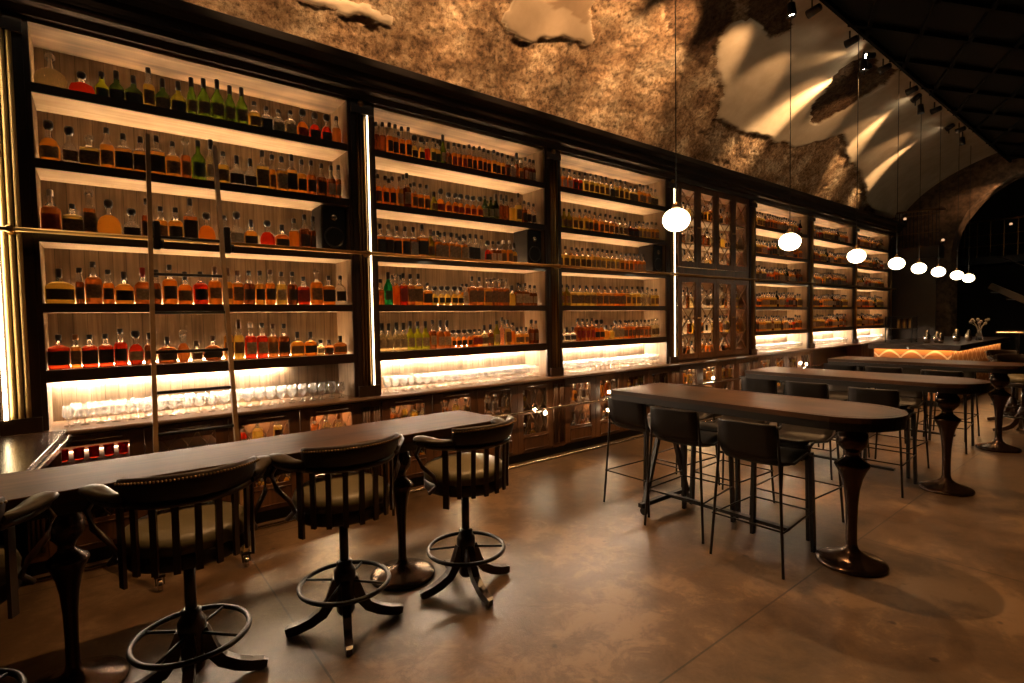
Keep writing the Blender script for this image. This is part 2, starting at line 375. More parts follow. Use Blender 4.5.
# dark grid ceiling hung below the crown
CE_Y, CE_Z = -2.14, 5.22
ce = MB().box((-3.2, -9, CE_Z + .03), (22, CE_Y, CE_Z + .12))
o = ce.build('ceiling', m_ceil); tag(o, kind='structure')
bars = MB()
def clipbar(p, d, w, h):
    """a bar through p along d, kept inside the ceiling rectangle"""
    t0, t1 = -60, 60
    for k, (lo, hi) in enumerate(((-3.2, 22), (-9, CE_Y))):
        if abs(d[k]) < 1e-6: continue
        a, b = (lo - p[k]) / d[k], (hi - p[k]) / d[k]
        if a > b: a, b = b, a
        t0, t1 = max(t0, a), min(t1, b)
    if t1 - t0 > .2:
        bars.tube([(p[0] + d[0] * t0, p[1] + d[1] * t0, CE_Z), (p[0] + d[0] * t1, p[1] + d[1] * t1, CE_Z)], 1, flat=(w, h))
az1, az2 = YAW + math.atan((2670 - 512) / FPX), YAW + math.atan((773 - 512) / FPX)
for az, sp_ in ((az1, .62), (az2, .62)):
    d = (math.sin(az), math.cos(az)); nrm = (-d[1], d[0])
    for k in range(-30, 31): clipbar((8 + nrm[0] * k * sp_, -5 + nrm[1] * k * sp_), d, .05, .05)
o = bars.build('ceiling', m_ceilbar); tag(o, kind='structure')
o = MB().box((-3.2, CE_Y - .04, CE_Z - .03), (22, CE_Y, CE_Z + .16)).build('trim_1', m_ceilbar); tag(o, kind='structure')

# cornice above the shelving
prof = [(.44, 3.70), (-.04, 3.70), (-.07, 3.745), (-.14, 3.75), (-.15, 3.79), (-.19, 3.80), (-.21, 3.87), (-.28, 3.885), (-.30, 3.90), (-.30, 3.96), (-.26, 3.985), (.44, 3.99)]
c_ = MB().rings([[(x, y, z) for y, z in prof] for x in (-3.2, XEND)], smooth=False)
tag(c_.build('trim_2', wood('cornice wood', (.008, .004, .002), (.022, .011, .006), .6, 'X', spec=.2)), kind='structure')

# end wall with the arch, mezzanine beyond
m_rock = simple('dark rough arch stone', (.10, .058, .032), .9, bump=1., scale=9, var=.6)
def arch_wall():
    x0, x1 = 17.5, 18.1; ac, ar, ah, zs = -3.25, 2.15, 1.85, 3.25
    inner = [(ac + ar, 0), (ac + ar, zs)]
    for k in range(1, 24):
        a = PI * k / 24; inner.append((ac + ar * math.cos(a), zs + ah * math.sin(a)))
    inner += [(ac - ar, zs), (ac - ar, 0)]
    b = MB(); n = len(inner)
    rough = []
    outer = []
    for i, (y, z) in enumerate(inner):
        if i == 0: outer.append((2.4, 0))
        elif i == 1: outer.append((2.4, 3.2))
        elif i >= n - 2: outer.append((-8.9, 0 if i == n - 1 else 3.2))
        else:
            a = PI * (i - 1) / 24; outer.append((max(-8.9, min(2.4, ac + 6 * math.cos(a))), 3.2 + 3.2 * math.sin(a) ** .5 if math.sin(a) > 0 else 3.2))
    NS = 6
    for i in range(n - 1):
        for xx in (x0, x1):
            q = [(xx, *inner[i]), (xx, *inner[i + 1]), (xx, *outer[i + 1]), (xx, *outer[i])]
            b.add(q, [(0, 1, 2, 3)] if xx == x1 else [(3, 2, 1, 0)])
    # rough stone soffit
    ring = []
    for i in range(n):
        if i < 1: continue
        y, z = inner[i]
        row = []
        for k in range(9):
            x = x0 + (x1 - x0) * k / 8
            d = .05 * noise.noise(Vector((x * 4, y * 3, z * 3)))
            row.append((x, y + d, z + d))
        ring.append(row)
    vs = [p for r in ring for p in r]; fs = [(i * 9 + k, i * 9 + k + 1, i * 9 + 10 + k, i * 9 + 9 + k) for i in range(len(ring) - 1) for k in range(8)]
    b.add(vs, fs, 0, True)
    o = b.build('wall_right', m_rock); tag(o, kind='structure')
arch_wall()
tag(MB().box((20.5, -9, 3.0), (22, 2.4, 3.2)).build('wall_right', m_wall), kind='structure')
# ------------------------------------------------------------------ shelving
SH = [3.28, 2.785, 2.295, 1.82, 1.365]
DEP = .42
BAYNAMES = ['the bay behind the ladder', 'the bay just past the ladder bay', 'the bay beside the lattice-door cabinet', '', 'the bay beyond the lattice-door cabinet', 'the second bay beyond the lattice-door cabinet', 'the last bay at the far end']
def shelf_bay(k):
    xa, xb = k * W + .0, (k + 1) * W - .20
    t = empty('shelving_unit', (xa, 0, .965), 0, 'backlit dark shelving with limed oak back in ' + BAYNAMES[k], 'shelves', 'backlit shelving units along the wall')
    w = xb - xa; z0 = -.0
    def Z(z): return z - .965
    for nm, x0, x1 in (('side_panel', 0, .03), ('side_panel', w - .03, w)):
        b = MB(); b.box((x0, .012, 0), (x1, DEP, Z(3.70)), 0); b.box((x0, -.01, 0), (x1, .012, Z(3.70)), 1)
        b.build(nm, [m_side, m_darkz], t)
    MB().box((.03, DEP - .02, 0), (w - .03, DEP, Z(3.68))).build('back_panel', m_pale, t)
    MB().box((.03, .0, Z(3.675)), (w - .03, DEP - .02, Z(3.70))).build('top_panel', m_soffit, t)
    for i, z in enumerate(SH):
        th = .055 if i < 4 else .075
        b = MB(); b.box((.03, .012, Z(z - th)), (w - .03, DEP - .02, Z(z)), 0); b.box((.03, -.006, Z(z - th - .004)), (w - .03, .012, Z(z + .003)), 1)
        b.build('shelf', [m_paleh, m_dark], t)
        MB().box((.06, DEP - .034, Z(z + .001)), (w - .06, DEP - .022, Z(z + .008))).build('light_strip', m_led, t)
    MB().box((.05, DEP - .05, Z(SH[4] - .088)), (w - (.55 if k == 0 else .07), DEP - .022, Z(SH[4] - .0755))).build('light_strip', m_ledw, t)['label'] = 'white light strip over the glasses'
    return t
for k in range(NB):
    if k != 3: shelf_bay(k)

# display cabinet with lattice glass doors (fourth bay)
def display_cabinet():
    xa, xb = 3 * W, 4 * W - .201; w = xb - xa
    t = empty('display_cabinet', (xa, 0, .965), 0, 'tall dark display cabinet with two tiers of lattice glass doors', 'cabinet')
    Z = lambda z: z - .965
    b = MB()
    b.box((0, 0, 0), (.05, DEP, Z(3.7))); b.box((w - .05, 0, 0), (w, DEP, Z(3.7))); b.box((.05, 0, 0), (w - .05, DEP - .02, Z(1.0))); b.box((.05, 0, Z(3.67)), (w - .05, DEP - .02, Z(3.7)))
    b.box((.05, 0, Z(2.27)), (w - .05, DEP - .02, Z(2.42)))
    b.build('case', m_cab, t)
    MB().box((.05, DEP - .02, 0), (w - .05, DEP, Z(3.7))).build('back_panel', m_paleh, t)
    for z in (1.38, 1.80, 2.82, 3.22):
        MB().box((.05, .06, Z(z - .025)), (w - .05, DEP - .02, Z(z))).build('shelf', m_paleh, t)
    for z in (1.005, 1.382, 1.802, 2.425, 2.822, 3.222):
        MB().box((.08, DEP - .045, Z(z)), (w - .08, DEP - .025, Z(z + .008))).build('light_strip', m_ledc, t)
    dw = (w - .10) / 4
    for z0, z1 in ((1.0, 2.27), (2.42, 3.67)):
        for i in range(4):
            x0 = .05 + dw * i + .004; x1 = .05 + dw * (i + 1) - .004; st = .075
            f = MB(); za, zb = Z(z0) + .004, Z(z1) - .004
            f.box((x0, -.03, za), (x0 + st, -.002, zb)); f.box((x1 - st, -.03, za), (x1, -.002, zb)); f.box((x0 + st, -.03, za), (x1 - st, -.002, za + .085)); f.box((x0 + st, -.03, zb - .07), (x1 - st, -.002, zb))
            d = f.build('door', m_cab, t)
            MB().box((x0 + st, -.010, za + .085), (x1 - st, -.006, zb - .07)).build('pane', m_pane, d)
            g = MB(); xc = (x0 + x1) / 2; hw = (x1 - x0) / 2 - st; zz0, zz1 = za + .085, zb - .07; nc = 3; ch = (zz1 - zz0) / nc
            for c in range(nc):
                q = zz0 + ch * c
                for s_ in (-1, 1):
                    g.tube([(xc - hw * s_, -.018, q), (xc, -.018, q + ch / 2), (xc - hw * s_, -.018, q + ch)], 1, flat=(.012, .01), up=(0, 1, 0))
            g.build('lattice', m_brassd, d)
            MB().sphere((x1 - .02 if i % 2 == 0 else x0 + .02, -.042, (za + zb) / 2), .013, 10, 6).build('knob', m_brass, d)
    return t
display_cabinet()

# fluted pilasters
def pilaster(k):
    x1 = k * W; x0 = x1 - .20
    lab = ['glowing beside the L-shaped table end', 'between the ladder bay and its neighbour', 'between the second and third shelving bays', 'between third bay and lattice-door cabinet', 'just past the lattice-door cabinet', 'one bay past the lattice-door cabinet', 'two bays past the lattice-door cabinet', 'at the far end of the shelving'][k]
    t = empty('pilaster', (x0, 0, .965), 0, 'fluted dark wood pilaster ' + lab, 'pilaster', 'pilasters between the bays')
    h = 3.70 - .965; w = .20
    b = MB(); b.box((.0, -.02, 0), (w, DEP, h)); b.box((-.005, -.055, 0), (w + .002, -.02, .10)); b.box((-.005, -.055, h - .13), (w + .002, -.02, h - .06))
    b.build('case', m_darkz, t)
    fm = m_brassd
    if k == 0:
        for xx in (.062, .098, .134):
            MB().tube([(xx, -.026, .10), (xx, -.026, h - .13)], .0155, 10).build('flute', m_litflute, t)
        MB().box((.018, -.062, .10), (.034, -.02, h - .13)).build('light_strip', m_pill0, t)
    else:
        for xx in (.055, .085, .115):
            MB().tube([(xx, -.028, .10), (xx, -.028, h - .13)], .011, 8).build('flute', m_brass if xx > .1 else m_brassd, t)
        b = MB().box((.149, -.032, .10), (.159, -.02, h - .13))
        lit = k in (1, 3)
        b.build('light_strip' if lit else 'brass_strip', m_pilled if lit else m_brass, t)
    MB().sphere((.085, -.045, h - .04), .03, 12, 8).build('finial', m_brassd, t)
for k in range(NB + 1): pilaster(k)

# countertop and base cabinets
ct = MB().rings([[(x, y, z) for y, z in [(.44, .93), (-.10, .93), (-.125, .937), (-.13, .95), (-.125, .961), (-.115, .965), (.44, .965)]] for x in (-3.1, XEND)], smooth=False)
tag(ct.build('countertop', m_counter), 'long polished wooden counter top running under all the shelving', 'counter')

def base_cabinet(k):
    xa, xb = k * W - .10, (k + 1) * W - .10
    where = ['under the ladder bay, red glasses behind its grilles', 'under the second bay, past the ladder', 'under the third bay, before the lattice-door cabinet', 'under the tall lattice-door cabinet', 'under the first bay past the lattice-door cabinet'][k]
    t = empty('base_cabinet', (xa, 0, 0), 0, 'dark wood grille-door base cabinet ' + where, 'cabinet', 'base cabinets below the counter')
    w = W
    b = MB(); b.box((0, -.06, .10), (.10, .44, .93)); b.box((w - .10, -.06, .10), (w, .44, .93)); b.box((.10, .42, .10), (w - .10, .44, .93)); b.box((.10, -.04, .10), (w - .10, .42, .13)); b.box((.10, -.04, .90), (w - .10, .42, .93)); b.box((.10, 0.0, .56), (w - .10, .42, .585))
    if k == 0: b.box((.10, 0.0, .70), (w - 1.25, .42, .715))
    b.build('case', m_cab, t)
    for xx in (0, w - .10):
        b = MB()
        for q in (.025, .05, .075): b.tube([(xx + q, -.064, .16), (xx + q, -.064, .87)], .0125, 6)
        b.build('fluting', m_cab, t)
    MB().box((0, -.02, 0), (w, .40, .10)).build('plinth', m_black, t)
    dw = (w - .20) / 4
    for i in range(4):
        x0 = .10 + dw * i + .003; x1 = .10 + dw * (i + 1) - .003
        st = .085; f = MB(); ya, yb = -.068, -.045
        f.box((x0, ya, .12), (x0 + st, yb, .915)); f.box((x1 - st, ya, .12), (x1, yb, .915))
        f.box((x0 + st, ya, .12), (x1 - st, yb, .32)); f.box((x0 + st, ya, .56), (x1 - st, yb, .60)); f.box((x0 + st, ya, .845), (x1 - st, yb, .915))
        f.tube([(x0 + st, ya - .003, .15), (x1 - st, ya - .003, .15), (x1 - st, ya - .003, .29), (x0 + st, ya - .003, .29)], .006, 4, closed=True)
        d = f.build('door', m_cab, t)
        for z0, z1 in (((.32, .56), (.60, .845)) if (k or i > 0) else ((.32, .56),)):
            g = MB(); n = 3; cw = (x1 - x0 - 2 * st) / n
            for c in range(n):
                q = x0 + st + cw * c
                for s_ in (-1, 1):
                    xm = q + cw / 2
                    g.tube([(xm - s_ * cw / 2, yb - .012, z0), (xm + s_ * cw * .08, yb - .012, (z0 + z1) / 2), (xm - s_ * cw / 2, yb - .012, z1)], .0045, 5)
            g.build('grille', m_brassd, d)
        if k < 2:
            hb = MB(); zc = .885
            hb.tube([(x0 + .13, ya - .002, zc), (x0 + .13, ya - .03, zc), (x1 - .13, ya - .03, zc), (x1 - .13, ya - .002, zc)], .006, 6)
            hb.build('handle', m_chrome, d)
    # warm lamps inside, as in the photograph some doors glow
    lit = {0: [(1.52, .40), (2.10, .5)], 1: [(.50, .5), (1.35, .5)], 2: [(.35, .5), (1.1, .5)], 3: [(.3, .5), (.95, .5), (1.6, .5)], 4: [(.6, .5), (1.6, .5)]}[k]
    for xx, _ in lit:
        MB().box((xx - .16, .36, .885), (xx + .16, .39, .897)).build('light_strip', m_ledc, t)
    if k == 0: MB().box((.12, .385, .72), (.62, .40, .728)).build('light_strip', m_dim, t)
    for xx, _ in lit[1:]:
        MB().box((xx - .16, .36, .545), (xx + .16, .39, .558)).build('light_strip', m_ledc, t)
    return t
for k in range(5): base_cabinet(k)
# beyond the doors: open recess, then a slatted end panel
t = empty('counter_end', (5 * W - .10, 0, 0), 0, 'dark recess and slatted wood panel carrying the far end of the counter', 'counter base')
MB().box((0, .30, 0), (2 * W, .44, .93)).build('back_panel', m_darkz, t)
b = MB(); b.box((W + .3, -.05, 0), (2 * W + .2, .28, .93))
for i in range(24): b.box((W + .32 + i * .095, -.07, .04), (W + .36 + i * .095, -.05, .90))
b.build('slatted_panel', m_cab, t)

# rails
def rail(name, y, z, r, x0, x1, mat, label, brk=True, yw=-.022):
    t = empty(name, (0, y, z), 0, label, 'rail')
    MB().tube([(x0, 0, 0), (x1, 0, 0)], r, 8).build('tube', mat, t)
    for k in range(NB + 1):
        x = k * W - .10
        if x < x0 or x > x1: continue
        if brk:
            b = MB(); b.tube([(x, 0, 0), (x, yw - y, 0)], r * .8, 8); b.lathe([(r * 2, 0), (r * 2, .012)], 12, T=Matrix.Translation((x, yw - y, 0)) @ Matrix.Rotation(PI / 2, 4, 'X')); b.sphere((x, 0, 0), r * 1.7, 10, 8)
            b.build('bracket', mat, t)
rail('ladder_rail', -.11, 2.292, .016, -.75, XEND - .1, m_brass, 'long brass ladder rail crossing the shelving at the third shelf', yw=-.04)
rail('foot_rail', -.16, .61, .011, -.2, 12.2, m_chrome, 'thin steel rail crossing the base cabinet doors at knee height', yw=-.078)
o = MB().tube([(-.2, -.17, .018), (12.2, -.17, .018)], .014, 8).build('skirting_rail', m_chrome); tag(o, 'thin steel strip on the floor along the foot of the cabinets', 'rail')

# ladder
def ladder():
    t = empty('library_ladder', (0, 0, 0), 0, 'slim wooden rolling ladder leaning on the brass rail in front of the bottles', 'ladder')
    def P(x0, x1, z): return (x0 + (x1 - x0) * z / 3.05, -.82 + (.79 / 3.05) * z, z)
    L0, L1 = (.555, .655), (1.05, 1.085)
    mw = wood('ladder wood', (.14, .08, .035), (.32, .19, .085), .35, 'Z')
    for a, b_ in (L0, L1):
        MB().tube([P(a, b_, .10), P(a, b_, 3.05)], 1, flat=(.055, .027), up=(1, 0, 0)).build('side_rail', mw, t)
    for i in range(8):
        z = .40 + i * .27
        p, q = Vector(P(*L0, z)), Vector(P(*L1, z))
        MB().tube([p, q], .011, 8).build('rung', m_black, t)
    for a, b_ in (L0, L1):
        x, y, z = P(a, b_, 2.27)
        h = MB(); h.bbox((x + .018, y - .02, 2.20), (x + .060, y + .03, 2.40), .008)
        h.tube([(x + .04, y + .01, 2.37), (x + .04, -.11, 2.395), (x + .04, -.075, 2.37), (x + .04, -.075, 2.31)], .008, 6)
        h.lathe([(.03, 0), (.03, .02)], 14, T=Matrix.Translation((x + .06, y, 2.24)) @ Matrix.Rotation(PI / 2, 4, 'Y'))
        h.build('hook', m_black, t)
        x, y, z = P(a, b_, .10)
        c = MB(); c.box((x - .03, y - .03, .085), (x + .03, y + .03, .10)); c.tube([(x - .022, y, .09), (x - .022, y - .015, .035)], 1, flat=(.006, .03)); c.tube([(x + .022, y, .09), (x + .022, y - .015, .035)], 1, flat=(.006, .03))
        cc = c.build('caster', m_black, t)
        MB().lathe([(.034, -.013), (.036, -.009), (.036, .009), (.034, .013)], 18, T=Matrix.Translation((x, y - .015, .037)) @ Matrix.Rotation(PI / 2, 4, 'Y')).build('wheel', m_chrome, cc)
ladder()

# ------------------------------------------------------------------ bottles
def bottle_profile(kind, w, h):
    """outer profile (half-width, z), neck radius and where the cap starts"""
    rn = min(.0145, w * .30); r = w / 2
    if kind == 'std': p = [(r * .93, 0), (r, .012), (r, h * .52), (r * .96, h * .57), (r * .72, h * .635), (rn * 1.3, h * .70), (rn, h * .76), (rn, h * .93)]; ex = 2
    elif kind == 'wine': p = [(r * .93, 0), (r, .012), (r, h * .50), (r * .92, h * .57), (r * .6, h * .66), (rn * 1.2, h * .72), (rn, h * .80), (rn, h * .94)]; ex = 2
    elif kind == 'square': p = [(r * .92, 0), (r * .97, .01), (r * .97, h * .58), (r * .90, h * .625), (r * .5, h * .67), (rn, h * .71), (rn, h * .93)]; ex = 6
    elif kind == 'squat': p = [(r * .9, 0), (r, .015), (r, h * .46), (r * .93, h * .52), (r * .6, h * .60), (rn * 1.2, h * .64), (rn * 1.1, h * .86)]; ex = 2.6
    elif kind == 'round': p = [(r * .55, 0), (r * .80, h * .05), (r * .97, h * .16), (r, h * .28), (r * .93, h * .42), (r * .68, h * .54), (r * .35, h * .60), (rn * 1.1, h * .65), (rn, h * .88)]; ex = 2
    else: p = [(r * .95, 0), (r, .012), (r * .98, h * .34), (r * .85, h * .48), (r * .45, h * .56), (rn * 1.3, h * .60), (rn * 1.2, h * .82)]; ex = 3     # low decanter
    return p, ex, rn
CAPH = dict(std=.86, wine=.78, square=.84, squat=.74, round=.78, low=.72)
_mesh_cache = {}
def bottle_mesh(kind, w, h, liq, seg=16, fill=None):
    key = (kind, round(w, 3), round(h, 3), liq, seg, fill)
    p, ex, rn = bottle_profile(kind, w, h)
    if fill is None: fill = .60
    zf = h * fill
    prof, mats = [], []
    for i, (r, z) in enumerate(p):
        if prof and prof[-1][1] < zf < z and liq not in ('green', 'dgreen', 'bgreen', 'clear', 'lime', 'olive'):
            r0, z0 = prof[-1]; k = (zf - z0) / (z - z0); prof.append((r0 + (r - r0) * k, zf))
        prof.append((r, z))
    for (r0, z0), (r1, z1) in zip(prof, prof[1:]):
        mats.append(1 if (z0 >= zf - 1e-6 and liq not in ('green', 'dgreen', 'bgreen', 'lime', 'olive')) else 0)
    mats.append(mats[-1])
    asp = .55 if (kind == 'round' and w > .09) else (.75 if ex > 2.5 and w > .085 else 1)
    return prof, mats, ex, asp, rn, p
class Far:
    b = None
FAR_MATS = list(GL.keys()); FAR_CAP = list(CAPM.keys()); FAR_LAB = list(LABM.keys())
FAR_LIST = [GL[k] for k in FAR_MATS] + [m_clear] + [CAPM[k] for k in FAR_CAP] + [LABM[k] for k in FAR_LAB]
far = MB()
def add_bottle(b, kind, w, h, liq, seg, T, mi_liq, mi_clear):
    prof, mats, ex, asp, rn, p = bottle_mesh(kind, w, h, liq, seg)
    b.lathe(prof, seg, ex=ex, asp=asp, mats=[mi_clear if m else mi_liq for m in mats], T=T)
def add_cap(b, kind, w, h, cap, seg, T, mi=0):
    rn = min(.0145, w * .30); z0 = h * CAPH[kind]; r = rn * 1.22
    if cap == 'glass' or (kind in ('low', 'round') and cap == 'black'):
        r = rn * 1.9; b.lathe([(rn * 1.2, z0), (r, z0 + (h - z0) * .3), (r * 1.05, z0 + (h - z0) * .7), (r * .8, h)], seg, mi, T)
    else: b.lathe([(r, z0), (r, h - .004), (r * .85, h)], seg, mi, T)
def add_label(b, kind, w, h, seg, T, mi=0):
    prof, mats, ex, asp, rn, p = bottle_mesh(kind, w, h, 'amber', seg)
    z0, z1 = {'std': (.14, .46), 'wine': (.16, .44), 'square': (.12, .52), 'squat': (.12, .42), 'round': (.14, .40), 'low': (.10, .30)}[kind]
    r = w / 2 * 1.012 + .0006; n = 9; rs = []
    for z in (h * z0, h * z1):
        row = []
        for j in range(n):
            a = -PI / 2 + (j / (n - 1) - .5) * 2.0
            c, s_ = math.cos(a), math.sin(a); k = (abs(c) ** ex + abs(s_) ** ex) ** (-1 / ex)
            rr = r
            if kind == 'round':
                f = z / h; rr = r * (.985 if f > .35 else (.99 if f > .2 else .98))
            row.append((rr * k * c, rr * k * s_ * asp, z))
        rs.append(row)
    if kind == 'round' : 
        mid = [(r * 1.02 * math.cos(-PI / 2 + (j / (n - 1) - .5) * 2.0), r * 1.02 * asp * math.sin(-PI / 2 + (j / (n - 1) - .5) * 2.0), h * .28) for j in range(n)]
        rs = [rs[0], mid, rs[1]]
    inner = [[(x * .97, y * .97, z) for x, y, z in row] for row in rs]
    loop = [rs[i] + inner[i][::-1] for i in range(len(rs))]
    b.rings(loop, mi, False, T)
ORD = ['first', 'second', 'third', 'fourth', 'fifth', 'sixth', 'seventh', 'eighth', 'ninth', 'tenth', 'eleventh', 'twelfth', 'thirteenth', 'fourteenth', 'fifteenth', 'sixteenth', 'seventeenth', 'eighteenth', 'nineteenth', 'twentieth']
ORD += ['twenty-' + q for q in ORD[:9]] + ['thirtieth'] + ['thirty-' + q for q in ORD[:9]]
SHN = ['top shelf', 'second shelf', 'third shelf', 'fourth shelf', 'lowest shelf']
LWORD = dict(amber='amber', gold='golden', red='red', orange='orange', brown='brown', dark='dark brown', green='green', dgreen='dark green', olive='olive', pale='pale gold', clear='clear', lime='yellow-green', bgreen='bright green')
KWORD = dict(std='bottle', wine='slender bottle', square='square bottle', squat='squat bottle', round='rounded bottle', low='low decanter')
n_ind = 0
def bottle(x, y, z, kind, w, h, liq, cap, lab, label, group, rot=0):
    global n_ind
    n_ind += 1
    b = MB(); add_bottle(b, kind, w, h, liq, 16, None, 0, 1)
    o = b.build('whisky_bottle', [GL[liq], m_clear], None, (x, y, z), rot)
    tag(o, label, 'bottle', group)
    c = MB(); add_cap(c, kind, w, h, cap, 12, None); c.build('stopper' if cap == 'glass' else 'cap', CAPM[cap], o)
    if lab: c = MB(); add_label(c, kind, w, h, 16, None); c.build('label', LABM[lab], o)
def far_bottle(x, y, z, kind, w, h, liq, cap, lab, rot=0):
    T = Matrix.Translation((x, y, z)) @ Matrix.Rotation(rot, 4, 'Z')
    add_bottle(far, kind, w, h, liq, 10, T, FAR_MATS.index(liq), len(FAR_MATS))
    add_cap(far, kind, w, h, cap, 8, T, len(FAR_MATS) + 1 + FAR_CAP.index(cap))
    if lab: add_label(far, kind, w, h, 10, T, len(FAR_MATS) + 1 + len(FAR_CAP) + FAR_LAB.index(lab))

# bay behind the ladder: x px, width px, top px, kind, liquid, cap, label
K = dict(s='std', w='wine', q='square', t='squat', r='round', l='low')
ROWS1 = [
 "49 25 54 r pale glass -|78 28 72 l red black -|99.5 15 72 t lime black green|114 17 71 t dgreen black black|132 17 76 t dgreen black black|147 12 68 s gold black tan|161 15 79 t dgreen black tan|177 15 82 t olive black black|190 11 78 w green black tan|203 11 79 w green black tan|216 13 80 w green black tan|228.5 12 86 w green black tan|240.5 12 88 w green black tan|253.5 12 102 s gold black tan|266 10 107 q clear black black|278 11 110 s clear black cream|290 11 111 s pale black cream|302 12 110 r orange black red|314.5 11 113 r red black black|326 11 115 r red black black|336.5 9 117 s brown black -",
 "48 16 121 r amber black cream|68 15 127 r clear black tan|87.5 18 136 q gold glass tan|105 14 128 s amber black tan|122 16 134 q amber black black|139 15 137 q amber black black|155 15 136 q amber black black|172 13 142 s amber black tan|184 11 139 s brown glass tan|197.5 12 141 s green black green|209.5 10 137 w pale black white|222.5 10 152 s gold black tan|236 13 156 t clear black black|249.5 12 159 t clear black black|261.5 12 151 q gold black tan|271 8 155 s amber black tan|281 9 157 q amber black cream|291 9 155 q amber black black|301 9 160 s amber black black|310.5 9 161 s brown black black|321 9 164 s dark black black|330.5 9 166 s dark black white|341 8 166 s brown black white",
 "48 15 190 s brown white red|69 23 204 q gold black tan|87 13 190 q brown glass tan|107 22 200 r amber black -|130 18 209 r clear black black|145 12 199 s dark black black|160 11 207 s amber black tan|175 12 208 s amber black black|189 13 199 q brown black black|205 18 213 r orange black -|224 8 216 s dark black black|236 13 212 r clear black white|250 13 220 t amber black black|267 13 221 r red black -|281.5 13 225 t brown black black|293.5 9 219 s orange black -|304 10 215 s dark black black|314 9 217 s dark black black",
 "54 22 269 t gold black black|75.5 16 268 s dark black black|92 14 262 s brown black tan|106 13 270 s orange black black|123 16 272 t amber black black|141 17 268 t brown red cream|155 9 270 w dark black black|169 12 265 s orange black black|184 13 272 t orange black tan|200 12 272 s red black black|214 12 267 w orange brown tan|227 8 268 w amber brown tan|237 9 271 q orange brown tan|248.5 10 271 s dark black black|259 10 271 s amber black black|269.5 9 270 s orange brown black|281 9 272 s gold black cream|292 9 272 s dark black black|303 11 277 q red black red|316 11 269 s orange glass tan|328 12 276 q orange black black|340 11 276 s clear black black",
 "55 16 335 q red black black|72.5 15 335 q orange copper tan|88 15 335 q red black black|104.5 13 334 q red black black|119 13 329 s red black black|134.5 14 331 r red black cream|148.5 10 333 w dark black black|167 15 337 t dark black black|182 12 331 r brown glass -|196.5 9 341 t clear brown tan|212 18 336 r dark brown black|228 8 320 w amber brown tan|238 9 320 w gold brown tan|250 10 323 s red white cream|261.5 10 323 s red black cream|272.5 9 324 s brown brown tan|283.5 10 324 s dark black black|297 12 332 t amber black tan|310 12 332 t orange black black|320 8 340 t pale black cream|328.8 8 340 t dark black black|340 12 336 t brown black tan"]
YF = .13
for i, row in enumerate(ROWS1):
    z = SH[i]; lastx = -9; lastw = 0
    items = row.split('|')
    for j, it in enumerate(items):
        px, wp, tp, kd, liq, cap, lab = it.split(); px, wp, tp = float(px), float(wp), float(tp)
        p = on(1, YF, px, tp); dep = (p - C0).dot(_F)
        w = wp * dep / FPX * 1.06; h = max(.12, min(.36, p.z - z))
        x = p.x
        if x - w / 2 < lastx + .003: d_ = lastx + .003 - (x - w / 2); x += d_ * .35; w = max(.04, 2 * (x - lastx - .003))
        x = max(x, .036 + w / 2); x = min(x, 2.162 - w / 2) if i != 2 else min(x, 1.915 - w / 2)
        w = min(w, 2 * (x - lastx - .003)) if j else w
        lastx = x + w / 2
        kd = K[kd]; lab = None if lab == '-' else lab
        ds = f"{LWORD[liq]} {KWORD[kd]}, {cap} {'stopper' if cap == 'glass' else 'cap'}, {ORD[j]} from glowing pilaster, {SHN[i]} behind ladder"
        bottle(x, YF, z + .003, kd, w, h, liq, cap, lab, ds, 'bottles in the bay behind the ladder', rnd.uniform(-.12, .12))

# runs: kind liquid cap label height width count
RUNS2 = [
 ["s dark black - .29 .075 2", "s orange black black .30 .075 4", "r gold black black .24 .085 2", "s red black - .23 .07 1", "s gold black green .25 .07 2", "w green black cream .31 .07 1", "t dark black tan .25 .075 1", "s orange black red .26 .07 3", "s orange black black .27 .072 5", "s amber black black .27 .072 3", "s dark black black .25 .075 1", "q pale black cream .24 .085 1", "w dark black - .30 .06 1", "s orange white tan .24 .075 1", "s dark black cream .27 .07 3"],
 ["s orange black black .28 .07 3", "s amber brown cream .29 .07 1", "s dark black cream .33 .08 1", "s orange black tan .26 .07 3", "t olive black tan .20 .07 1", "r orange black red .24 .10 1", "r orange black red .22 .075 6", "s dgreen black cream .24 .07 2", "w dgreen black cream .28 .07 1", "w dark black - .29 .07 2", "s gold black gold_ .26 .085 1", "s gold black tan .33 .085 1", "s dark black black .26 .075 1", "s clear black black .25 .07 2"],
 ["q orange black black .29 .085 1", "q orange white black .29 .085 1", "q orange black black .29 .085 2", "q dark black white .30 .085 1", "q orange black black .33 .12 1", "w olive brown tan .29 .08 1", "q orange black cream .28 .075 5", "q clear black black .29 .08 2", "s clear black white .29 .06 1", "r red black black .24 .08 1", "s dark black white .24 .075 2", "s orange white tan .26 .07 2", "t amber black tan .24 .07 1"],
 ["s brown black - .24 .07 1", "w bgreen black green .30 .09 1", "s orange glass - .29 .07 1", "q red black red .30 .075 1", "q brown black tan .30 .08 1", "q amber black tan .30 .09 1", "q orange black black .22 .10 1", "r gold black black .19 .075 5", "s clear black cream .22 .06 1", "q brown black tan .30 .10 2", "q amber glass tan .28 .10 1", "q brown glass tan .29 .08 3", "t gold black - .22 .09 1", "q dark black cream .25 .10 2", "s dark black cream .23 .07 2"],
 ["t pale black cream .26 .075 4", "t lime black cream .27 .085 3", "s dark black cream .28 .08 1", "t brown black cream .28 .09 2", "r orange black black .18 .065 4", "q orange black red .18 .06 2", "t pale black tan .22 .09 1", "t dark black tan .23 .08 1", "s olive black cream .26 .08 1", "s clear black - .30 .08 1", "q gold black tan .27 .08 1", "s orange black - .24 .06 1", "t amber black tan .19 .07 3", "s dark black tan .26 .07 2"]]
